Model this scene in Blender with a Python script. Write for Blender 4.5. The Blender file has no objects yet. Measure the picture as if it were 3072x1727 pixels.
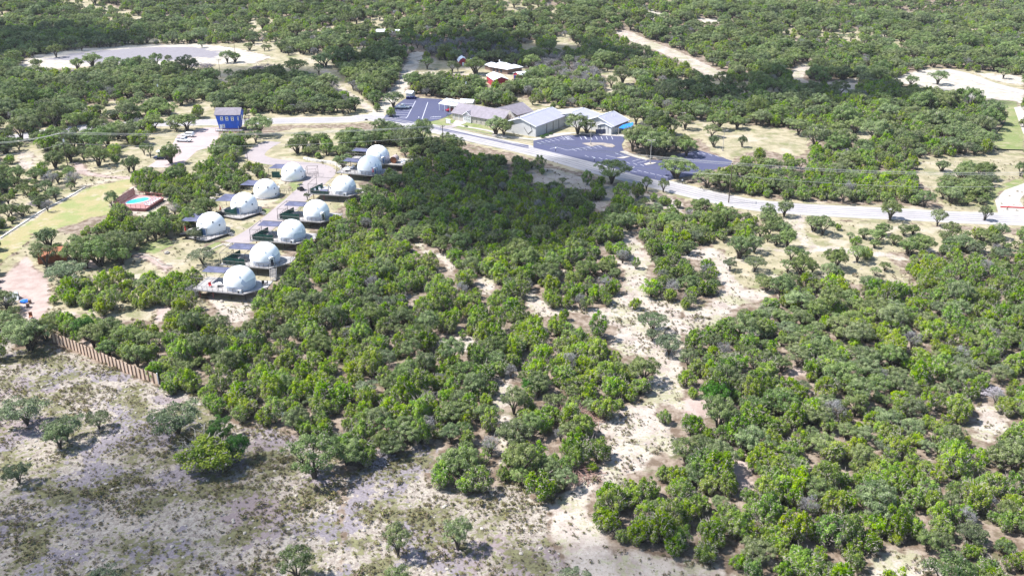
import bpy, math, random
import numpy as np
from mathutils import Vector, Matrix
R_ = math.radians
SC = bpy.context.scene
COL = SC.collection
# ------------------------------------------------------------------ camera
PITCH, CAMH, FPX = R_(24.0), 85.0, 890.0
cam_d = bpy.data.cameras.new('camera')
cam = bpy.data.objects.new('camera', cam_d)
COL.objects.link(cam)
cam_d.sensor_width = 36.0
cam_d.lens = FPX / 1024.0 * 36.0
cam_d.clip_start = 1.0
cam_d.clip_end = 20000.0
cam.location = (0, 0, CAMH)
cam.rotation_euler = (R_(90) - PITCH, 0, 0)
SC.camera = cam
# ------------------------------------------------------------------ light
SUN_EL, SUN_AZ = R_(55.0), R_(-88.0)          # azimuth measured from +Y towards +X
SUN_DIR = Vector((math.sin(SUN_AZ) * math.cos(SUN_EL), math.cos(SUN_AZ) * math.cos(SUN_EL), math.sin(SUN_EL)))
w = bpy.data.worlds.new('World')
SC.world = w
w.use_nodes = True
wn = w.node_tree
sky = wn.nodes.new('ShaderNodeTexSky')
sky.sky_type = 'NISHITA'
sky.sun_disc = False
sky.sun_elevation = SUN_EL
sky.sun_rotation = SUN_AZ
sky.air_density = 1.0
sky.dust_density = 0.6
bg = wn.nodes['Background']
wn.links.new(sky.outputs[0], bg.inputs[0])
bg.inputs[1].default_value = 0.12
sd = bpy.data.lights.new('sun', 'SUN')
sd.energy = 5.0
sd.angle = R_(0.5)
sd.color = (1.0, 0.98, 0.95)
sun = bpy.data.objects.new('sun', sd)
COL.objects.link(sun)
sun.location = (0, 0, 400)
sun.rotation_euler = (-SUN_DIR).to_track_quat('-Z', 'Y').to_euler()
SC.view_settings.view_transform = 'Standard'
SC.view_settings.look = 'None'
SC.view_settings.exposure = 1.08
SC.view_settings.gamma = 1.0
SC.cycles.max_bounces = 5
SC.cycles.diffuse_bounces = 3
SC.cycles.glossy_bounces = 2
SC.cycles.transmission_bounces = 3
SC.cycles.transparent_max_bounces = 12
SC.cycles.volume_bounces = 0
SC.cycles.use_denoising = True
rng = np.random.default_rng(7)
rnd = random.Random(11)

# ------------------------------------------------------------------ projection between photo pixels and the ground
CP, SP = math.cos(PITCH), math.sin(PITCH)
def hgt(x, y):
    x = np.asarray(x, float); y = np.asarray(y, float)
    t = np.clip((y - 430.0) / 320.0, 0, 1); t = t * t * (3 - 2 * t)
    return t * (8.0 + 8.0 * np.sin(x * 0.011 + 1.3) + 5.0 * np.sin(y * 0.021 + x * 0.006))
def W(px, py, z=None):
    dx = (px - 512.0) / FPX; dy = (287.5 - py) / FPX
    d = (dx, CP + dy * SP, -SP + dy * CP)
    zz = 0.0 if z is None else z
    for _ in range(12):
        t = (zz - CAMH) / d[2]
        if z is not None: break
        zz = float(hgt(d[0] * t, d[1] * t))
    return Vector((d[0] * t, d[1] * t, zz))
S_ = {'1': (500, 400, 3.2175), '2': (1100, 100, 2.861), '3': (0, 300, 3.2175), '4': (0, 700, 3.2175), '5': (0, 0, 1.677),
      '6': (1536, 0, 1.677), 'a': (0, 1000, 1.992), 'b': (1024, 1000, 1.992), 'c': (2048, 1000, 1.992), 'd': (2048, 400, 2.413),
      'e': (1024, 500, 2.413), 'f': (1600, 300, 3.62), 'D': (0, 0, .83854), 'h': (1280, 280, 6.58), 'i': (1560, 320, 5.57),
      'j': (1340, 150, 8.587), 'k': (460, 390, 14.48), 'l': (600, 300, 12.065), 'm': (300, 540, 11.71), 'n': (1150, 240, 9.052),
      'o': (0, 850, 7.24), 'p': (1050, 420, 12.065), 'q': (600, 820, 9.908), 'r': (540, 620, 9.05), 's': (680, 720, 7.24), 't': (2500, 150, 2.633)}
def C(k, x, y, z=None):
    a = S_[k]
    return W((a[0] + x / a[2]) / 3.0, (a[1] + y / a[2]) / 3.0, z)
def P3(k, pts):
    a = S_[k]
    return [(a[0] + x / a[2], a[1] + y / a[2]) for x, y in pts]
def proj(x, y, z):
    d = np.stack([x, y, z - CAMH], -1)
    Z = d[:, 1] * CP - d[:, 2] * SP
    U = d[:, 1] * SP + d[:, 2] * CP
    return (512 + FPX * d[:, 0] / Z) * 3, (287.5 - FPX * U / Z) * 3, FPX / Z
def inpoly(px, py, poly):
    ins = np.zeros(len(px), bool)
    n = len(poly)
    for i in range(n):
        x1, y1 = poly[i][0], poly[i][1]; x2, y2 = poly[(i + 1) % n][0], poly[(i + 1) % n][1]
        if y1 == y2: continue
        c = ((y1 > py) != (y2 > py)) & (px < (x2 - x1) * (py - y1) / (y2 - y1) + x1)
        ins ^= c
    return ins
def segdist(px, py, pts, closed):
    d = np.full(len(px), 1e9)
    n = len(pts)
    for i in range(n if closed else n - 1):
        x1, y1 = pts[i][0], pts[i][1]; x2, y2 = pts[(i + 1) % n][0], pts[(i + 1) % n][1]
        vx, vy = x2 - x1, y2 - y1
        L = vx * vx + vy * vy + 1e-9
        t = np.clip(((px - x1) * vx + (py - y1) * vy) / L, 0, 1)
        d = np.minimum(d, np.hypot(px - x1 - t * vx, py - y1 - t * vy))
    return d
def sdf(px, py, poly):                          # positive inside
    d = segdist(px, py, poly, True)
    return np.where(inpoly(px, py, poly), d, -d)
def smooth(pts, sub=6):
    out = []
    n = len(pts)
    for i in range(n - 1):
        p0, p1, p2, p3 = pts[max(i - 1, 0)], pts[i], pts[i + 1], pts[min(i + 2, n - 1)]
        for k in range(sub):
            t = k / sub
            out.append(0.5 * ((2 * p1) + (p2 - p0) * t + (2 * p0 - 5 * p1 + 4 * p2 - p3) * t * t + (3 * p1 - p0 - 3 * p2 + p3) * t ** 3))
    out.append(pts[-1])
    return out

# ------------------------------------------------------------------ tagging and mesh building
def tag(o, label=None, cat=None, group=None, kind=None):
    if label: o['label'] = label
    if cat: o['category'] = cat
    if group: o['group'] = group
    if kind: o['kind'] = kind
    return o
def empty(name, loc, rz=0.0, label=None, cat=None, group=None):
    o = bpy.data.objects.new(name, None)
    o.empty_display_size = 0.5
    COL.objects.link(o)
    o.location = loc; o.rotation_euler = (0, 0, rz)
    return tag(o, label, cat, group)
class MB:
    def __init__(s): s.v = []; s.f = []
    def add(s, vs, fs):
        b = len(s.v); s.v += [tuple(v) for v in vs]; s.f += [tuple(b + i for i in f) for f in fs]
        return s
    def box(s, c, d, rz=0.0, taper=None):
        hx, hy, hz = d[0] / 2, d[1] / 2, d[2] / 2
        tx, ty = taper or (1, 1)
        co, si = math.cos(rz), math.sin(rz)
        vs = []
        for z in (-1, 1):
            for x, y in ((-1, -1), (1, -1), (1, 1), (-1, 1)):
                k = (tx, ty) if z > 0 else (1, 1)
                a, b = x * hx * k[0], y * hy * k[1]
                vs.append((c[0] + a * co - b * si, c[1] + a * si + b * co, c[2] + z * hz))
        return s.add(vs, [(3, 2, 1, 0), (4, 5, 6, 7), (0, 1, 5, 4), (1, 2, 6, 5), (2, 3, 7, 6), (3, 0, 4, 7)])
    def tube(s, p0, p1, r0, r1=None, n=8, cap=True):
        r1 = r0 if r1 is None else r1
        p0, p1 = Vector(p0), Vector(p1)
        a = (p1 - p0).normalized()
        u = a.cross(Vector((0, 0, 1)) if abs(a.z) < .9 else Vector((1, 0, 0))).normalized(); v = a.cross(u)
        vs = []
        for p, r in ((p0, r0), (p1, r1)):
            for i in range(n):
                t = 2 * math.pi * i / n
                vs.append(p + u * (math.cos(t) * r) + v * (math.sin(t) * r))
        fs = [(i, i + n, (i + 1) % n + n, (i + 1) % n) for i in range(n)]
        if cap: fs += [tuple(range(n)), tuple(range(2 * n - 1, n - 1, -1))]
        return s.add(vs, fs)
    def path(s, pts, r, n=4):
        for a, b in zip(pts[:-1], pts[1:]): s.tube(a, b, r, r, n, False)
        return s
    def prism(s, poly, z0, z1):
        n = len(poly)
        ar = sum(poly[i][0] * poly[(i + 1) % n][1] - poly[(i + 1) % n][0] * poly[i][1] for i in range(n))
        if ar < 0: poly = poly[::-1]
        vs = [(p[0], p[1], z0) for p in poly] + [(p[0], p[1], z1) for p in poly]
        return s.add(vs, [tuple(range(n - 1, -1, -1)), tuple(range(n, 2 * n))] + [(i, (i + 1) % n, (i + 1) % n + n, i + n) for i in range(n)])
    def ico(s, c, r, sub=1, rough=0.0, seed=0, sq=(1, 1, 1)):
        t = (1 + 5 ** .5) / 2
        V = [Vector(v).normalized() for v in [(-1, t, 0), (1, t, 0), (-1, -t, 0), (1, -t, 0), (0, -1, t), (0, 1, t), (0, -1, -t), (0, 1, -t), (t, 0, -1), (t, 0, 1), (-t, 0, -1), (-t, 0, 1)]]
        F = [(0, 11, 5), (0, 5, 1), (0, 1, 7), (0, 7, 10), (0, 10, 11), (1, 5, 9), (5, 11, 4), (11, 10, 2), (10, 7, 6), (7, 1, 8), (3, 9, 4), (3, 4, 2), (3, 2, 6), (3, 6, 8), (3, 8, 9), (4, 9, 5), (2, 4, 11), (6, 2, 10), (8, 6, 7), (9, 8, 1)]
        for _ in range(sub):
            cache = {}; nf = []
            def mid(a, b):
                k = (min(a, b), max(a, b))
                if k not in cache: V.append((V[a] + V[b]).normalized()); cache[k] = len(V) - 1
                return cache[k]
            for a, b, c_ in F:
                x, y, z = mid(a, b), mid(b, c_), mid(c_, a)
                nf += [(a, x, z), (b, y, x), (c_, z, y), (x, y, z)]
            F = nf
        q = random.Random(seed)
        vs = [(c[0] + v.x * r * sq[0] * (k := 1 + q.uniform(-rough, rough)), c[1] + v.y * r * sq[1] * k, c[2] + v.z * r * sq[2] * k) for v in V]
        return s.add(vs, F)
    def build(s, name, mat, parent=None, smooth_=False):
        me = bpy.data.meshes.new(name)
        me.from_pydata(s.v, [], s.f); me.update()
        if smooth_: me.shade_smooth()
        o = bpy.data.objects.new(name, me)
        COL.objects.link(o)
        if mat: me.materials.append(mat)
        if parent: o.parent = parent
        return o
def copy_tree(o, parent=None):
    c = o.copy(); COL.objects.link(c)
    if parent: c.parent = parent
    for ch in list(o.children): copy_tree(ch, c)
    return c

# ------------------------------------------------------------------ materials
def new_mat(name):
    m = bpy.data.materials.new(name); m.use_nodes = True
    nt = m.node_tree
    return m, nt, nt.nodes['Principled BSDF']
def nd(nt, typ, props=None, **inp):
    n = nt.nodes.new('ShaderNode' + typ)
    for k, v in (props or {}).items(): setattr(n, k, v)
    for k, v in inp.items():
        key = int(k[1:]) if k[0] == 'i' and k[1:].isdigit() else k.replace('_', ' ')
        s = n.inputs[key]
        if isinstance(v, bpy.types.NodeSocket): nt.links.new(v, s)
        else: s.default_value = v
    return n
def mixc(nt, a, b, f):
    n = nt.nodes.new('ShaderNodeMix'); n.data_type = 'RGBA'
    for s, v in ((n.inputs[0], f), (n.inputs[6], a), (n.inputs[7], b)):
        if isinstance(v, bpy.types.NodeSocket): nt.links.new(v, s)
        elif isinstance(v, tuple): s.default_value = v if len(v) == 4 else (*v, 1)
        else: s.default_value = v
    return n.outputs[2]
def math_(nt, op, a, b=0.0, clamp=False):
    n = nt.nodes.new('ShaderNodeMath'); n.operation = op; n.use_clamp = clamp
    for s, v in ((n.inputs[0], a), (n.inputs[1], b)):
        if isinstance(v, bpy.types.NodeSocket): nt.links.new(v, s)
        else: s.default_value = v
    return n.outputs[0]
def step_(nt, v, lo, hi):
    n = nt.nodes.new('ShaderNodeMapRange'); n.interpolation_type = 'SMOOTHSTEP'
    nt.links.new(v, n.inputs[0]); n.inputs[1].default_value = lo; n.inputs[2].default_value = hi
    return n.outputs[0]
def noise(nt, co, scale, detail=3.0, rough=0.55, off=None):
    if off:
        co = nd(nt, 'VectorMath', {'operation': 'ADD'}, i0=co, i1=off).outputs[0]
    return nd(nt, 'TexNoise', None, Vector=co, Scale=scale, Detail=detail, Roughness=rough).outputs[0]
def mat(name, col, rough=0.7, var=0.12, scale=1.5, metal=0.0, bump=0.0, col2=None, spec=0.4):
    m, nt, b = new_mat(name)
    co = nd(nt, 'TexCoord').outputs['Object']
    n1 = noise(nt, co, scale, 4.0)
    n2 = noise(nt, co, scale * 7.3, 2.0)
    k = math_(nt, 'ADD', math_(nt, 'MULTIPLY', n1, 0.65), math_(nt, 'MULTIPLY', n2, 0.35))
    k = step_(nt, k, 0.3, 0.7)
    c2 = col2 or tuple(c * (1 - 2 * var) for c in col)
    c1 = col if col2 else tuple(min(1, c * (1 + var * .6)) for c in col)
    nt.links.new(mixc(nt, c2, c1, k), b.inputs['Base Color'])
    b.inputs['Roughness'].default_value = rough
    b.inputs['Metallic'].default_value = metal
    b.inputs['Specular IOR Level'].default_value = spec
    if bump:
        bn = nd(nt, 'Bump', None, Height=n2, Strength=bump, Distance=0.05)
        nt.links.new(bn.outputs[0], b.inputs['Normal'])
    return m
M = {}
M['dome'] = mat('dome_fabric', (0.84, 0.84, 0.83), 0.45, 0.03, 0.5)
M['clear'] = mat('clear_vinyl', (0.50, 0.545, 0.65), 0.25, 0.06, 0.5, spec=0.6)
M['deck'] = mat('deck_boards', (0.33, 0.31, 0.30), 0.8, 0.12, 2.0)
M['darksteel'] = mat('dark_steel', (0.06, 0.055, 0.055), 0.5, 0.1)
M['shade'] = mat('shade_cloth', (0.095, 0.10, 0.165), 0.85, 0.18, 0.8)
M['green'] = mat('green_screen', (0.012, 0.075, 0.06), 0.75, 0.25, 1.2)
M['white'] = mat('white_paint', (0.78, 0.78, 0.78), 0.4, 0.04)
M['offwhite'] = mat('off_white_wall', (0.52, 0.51, 0.50), 0.75, 0.07, 0.4)
M['cream'] = mat('cream_stone', (0.42, 0.38, 0.33), 0.85, 0.14, 1.5)
M['roofgrey'] = mat('standing_seam_roof', (0.34, 0.33, 0.39), 0.45, 0.06, 0.3)
M['rooflav'] = mat('brown_shingle_roof', (0.22, 0.195, 0.22), 0.9, 0.12, 0.7)
M['roofwhite'] = mat('white_metal_roof', (0.74, 0.76, 0.79), 0.4, 0.05, 0.3)
M['red'] = mat('barn_red', (0.34, 0.025, 0.045), 0.65, 0.15, 0.8)
M['blue'] = mat('cobalt_siding', (0.014, 0.105, 0.58), 0.6, 0.12, 0.5)
M['glass'] = mat('dark_glass', (0.04, 0.05, 0.07), 0.12, 0.1, spec=0.8)
M['blueglass'] = mat('blue_glass', (0.16, 0.24, 0.42), 0.15, 0.1, spec=0.7)
M['black'] = mat('black_metal', (0.015, 0.015, 0.018), 0.5, 0.1)
M['rubber'] = mat('tyre_rubber', (0.02, 0.02, 0.02), 0.8, 0.1)
M['wood'] = mat('weathered_pole', (0.09, 0.065, 0.05), 0.9, 0.25, 2.0)
M['fence'] = mat('cedar_boards', (0.64, 0.48, 0.36), 0.85, 0.12, 0.9)
M['fencepost'] = mat('fence_post_wood', (0.22, 0.12, 0.08), 0.85, 0.2, 2.0)
M['reddeck'] = mat('red_stained_deck', (0.40, 0.20, 0.19), 0.8, 0.12, 1.0)
M['redwood'] = mat('red_stained_wood', (0.36, 0.13, 0.12), 0.8, 0.2, 1.5)
M['orange'] = mat('cedar_orange', (0.30, 0.11, 0.05), 0.8, 0.15, 1.5)
M['asphalt'] = mat('sealed_asphalt', (0.052, 0.056, 0.112), 0.85, 0.14, 0.08, col2=(0.064, 0.066, 0.115))
M['road'] = mat('worn_road_chipseal', (0.30, 0.28, 0.275), 0.9, 0.1, 0.1, col2=(0.37, 0.345, 0.335))
M['lane'] = mat('pink_lane_paving', (0.255, 0.22, 0.22), 0.9, 0.08, 0.15, col2=(0.31, 0.265, 0.26))
M['pinkgravel'] = mat('pink_gravel', (0.38, 0.30, 0.285), 0.95, 0.08, 0.3, col2=(0.33, 0.26, 0.25))
M['concrete'] = mat('concrete', (0.40, 0.36, 0.32), 0.9, 0.1, 0.5)
M['paint'] = mat('parking_paint', (0.48, 0.48, 0.53), 0.7, 0.15, 1.0)
M['rock'] = mat('limestone', (0.40, 0.36, 0.31), 0.95, 0.18, 1.2, bump=0.3)
M['sail'] = mat('blue_sail_cloth', (0.008, 0.17, 0.70), 0.7, 0.06)
M['bluebin'] = mat('blue_plastic', (0.012, 0.018, 0.12), 0.5, 0.1)
M['redcloth'] = mat('red_cloth', (0.55, 0.03, 0.04), 0.8, 0.1)
M['redpaint'] = mat('red_car_paint', (0.28, 0.01, 0.03), 0.3, 0.05)
M['navy'] = mat('dark_blue_car_paint', (0.012, 0.018, 0.06), 0.3, 0.05)
M['wire'] = mat('wire_aluminium', (0.34, 0.34, 0.33), 0.6, 0.05)
M['brown'] = mat('brown_brick', (0.24, 0.16, 0.13), 0.85, 0.2, 3.0)
M['insul'] = mat('pole_fittings', (0.60, 0.62, 0.62), 0.5, 0.1)
M['poolrim'] = mat('pool_coping', (0.70, 0.66, 0.66), 0.6, 0.05)
def water_mat():
    m, nt, b = new_mat('pool_water')
    co = nd(nt, 'TexCoord').outputs['Object']
    nt.links.new(mixc(nt, (0.015, 0.33, 0.70), (0.07, 0.52, 0.78), noise(nt, co, 0.5)), b.inputs['Base Color'])
    b.inputs['Roughness'].default_value = 0.06
    bn = nd(nt, 'Bump', None, Height=noise(nt, co, 3.0), Strength=0.15, Distance=0.05)
    nt.links.new(bn.outputs[0], b.inputs['Normal'])
    return m
M['water'] = water_mat()
def attr(nt, name): return nd(nt, 'Attribute', {'attribute_name': name}).outputs['Fac']
def leaf_mat(name, dark, mid, bright, deadc=(0.22, 0.195, 0.175), trans=0.22, hue=0.03):
    m, nt, b = new_mat(name)
    tint = attr(nt, 'tint'); dead = attr(nt, 'dead')
    r = nd(nt, 'ObjectInfo').outputs['Random']
    loc = nd(nt, 'ObjectInfo').outputs['Location']
    stand = noise(nt, loc, 0.019, 3.0, 0.6)
    t2 = math_(nt, 'ADD', math_(nt, 'ADD', tint, math_(nt, 'MULTIPLY', math_(nt, 'SUBTRACT', stand, 0.5), 1.3)), math_(nt, 'MULTIPLY', math_(nt, 'SUBTRACT', r, 0.5), 0.38), True)
    c = mixc(nt, mixc(nt, dark, mid, step_(nt, t2, 0.0, 0.5)), bright, step_(nt, t2, 0.5, 1.0))
    r2 = math_(nt, 'FRACT', math_(nt, 'MULTIPLY', r, 37.7))
    h = nd(nt, 'HueSaturation', None, Hue=math_(nt, 'ADD', 0.5, math_(nt, 'MULTIPLY', math_(nt, 'SUBTRACT', r2, 0.5), hue)),
           Saturation=math_(nt, 'ADD', 0.86, math_(nt, 'MULTIPLY', math_(nt, 'FRACT', math_(nt, 'MULTIPLY', r, 91.3)), 0.28)),
           Value=math_(nt, 'ADD', 0.88, math_(nt, 'MULTIPLY', r2, 0.26)), Color=c)
    c = mixc(nt, h.outputs[0], deadc, dead)
    out = nt.nodes['Material Output']
    nt.links.new(c, b.inputs['Base Color'])
    b.inputs['Roughness'].default_value = 0.75
    b.inputs['Specular IOR Level'].default_value = 0.12
    tr = nd(nt, 'BsdfTranslucent', None, Color=c)
    mx = nt.nodes.new('ShaderNodeMixShader'); mx.inputs[0].default_value = trans
    nt.links.new(b.outputs[0], mx.inputs[1]); nt.links.new(tr.outputs[0], mx.inputs[2])
    nt.links.new(mx.outputs[0], out.inputs['Surface'])
    return m
M['juniper'] = leaf_mat('juniper_foliage', (0.050, 0.110, 0.014), (0.155, 0.265, 0.014), (0.33, 0.43, 0.028), (0.43, 0.375, 0.33), 0.34)
M['oak'] = leaf_mat('live_oak_foliage', (0.072, 0.112, 0.040), (0.170, 0.225, 0.080), (0.32, 0.38, 0.155), (0.38, 0.345, 0.30), 0.34)
M['broad'] = leaf_mat('broadleaf_foliage', (0.030, 0.085, 0.016), (0.060, 0.150, 0.026), (0.12, 0.24, 0.05), (0.2, 0.19, 0.15), 0.3)
M['feather'] = leaf_mat('mesquite_foliage', (0.085, 0.115, 0.060), (0.16, 0.20, 0.105), (0.26, 0.30, 0.16), (0.26, 0.24, 0.21))
M['greytwig'] = leaf_mat('grey_twigs', (0.13, 0.13, 0.13), (0.22, 0.215, 0.22), (0.32, 0.31, 0.31), (0.3, 0.28, 0.27), 0.05, 0.0)
M['tuft'] = leaf_mat('dry_tuft', (0.06, 0.065, 0.025), (0.12, 0.12, 0.045), (0.24, 0.21, 0.09), (0.22, 0.16, 0.12), 0.15)
M['bark'] = mat('bark', (0.085, 0.07, 0.058), 0.95, 0.2, 3.0)
M['palestone'] = mat('pale_stone', (0.58, 0.54, 0.48), 0.95, 0.15, 1.2)
M['vent'] = mat('grey_vent', (0.42, 0.42, 0.45), 0.6, 0.1)
M['islandgravel'] = mat('kerbed_gravel', (0.30, 0.255, 0.22), 0.95, 0.15, 0.5)
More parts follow.
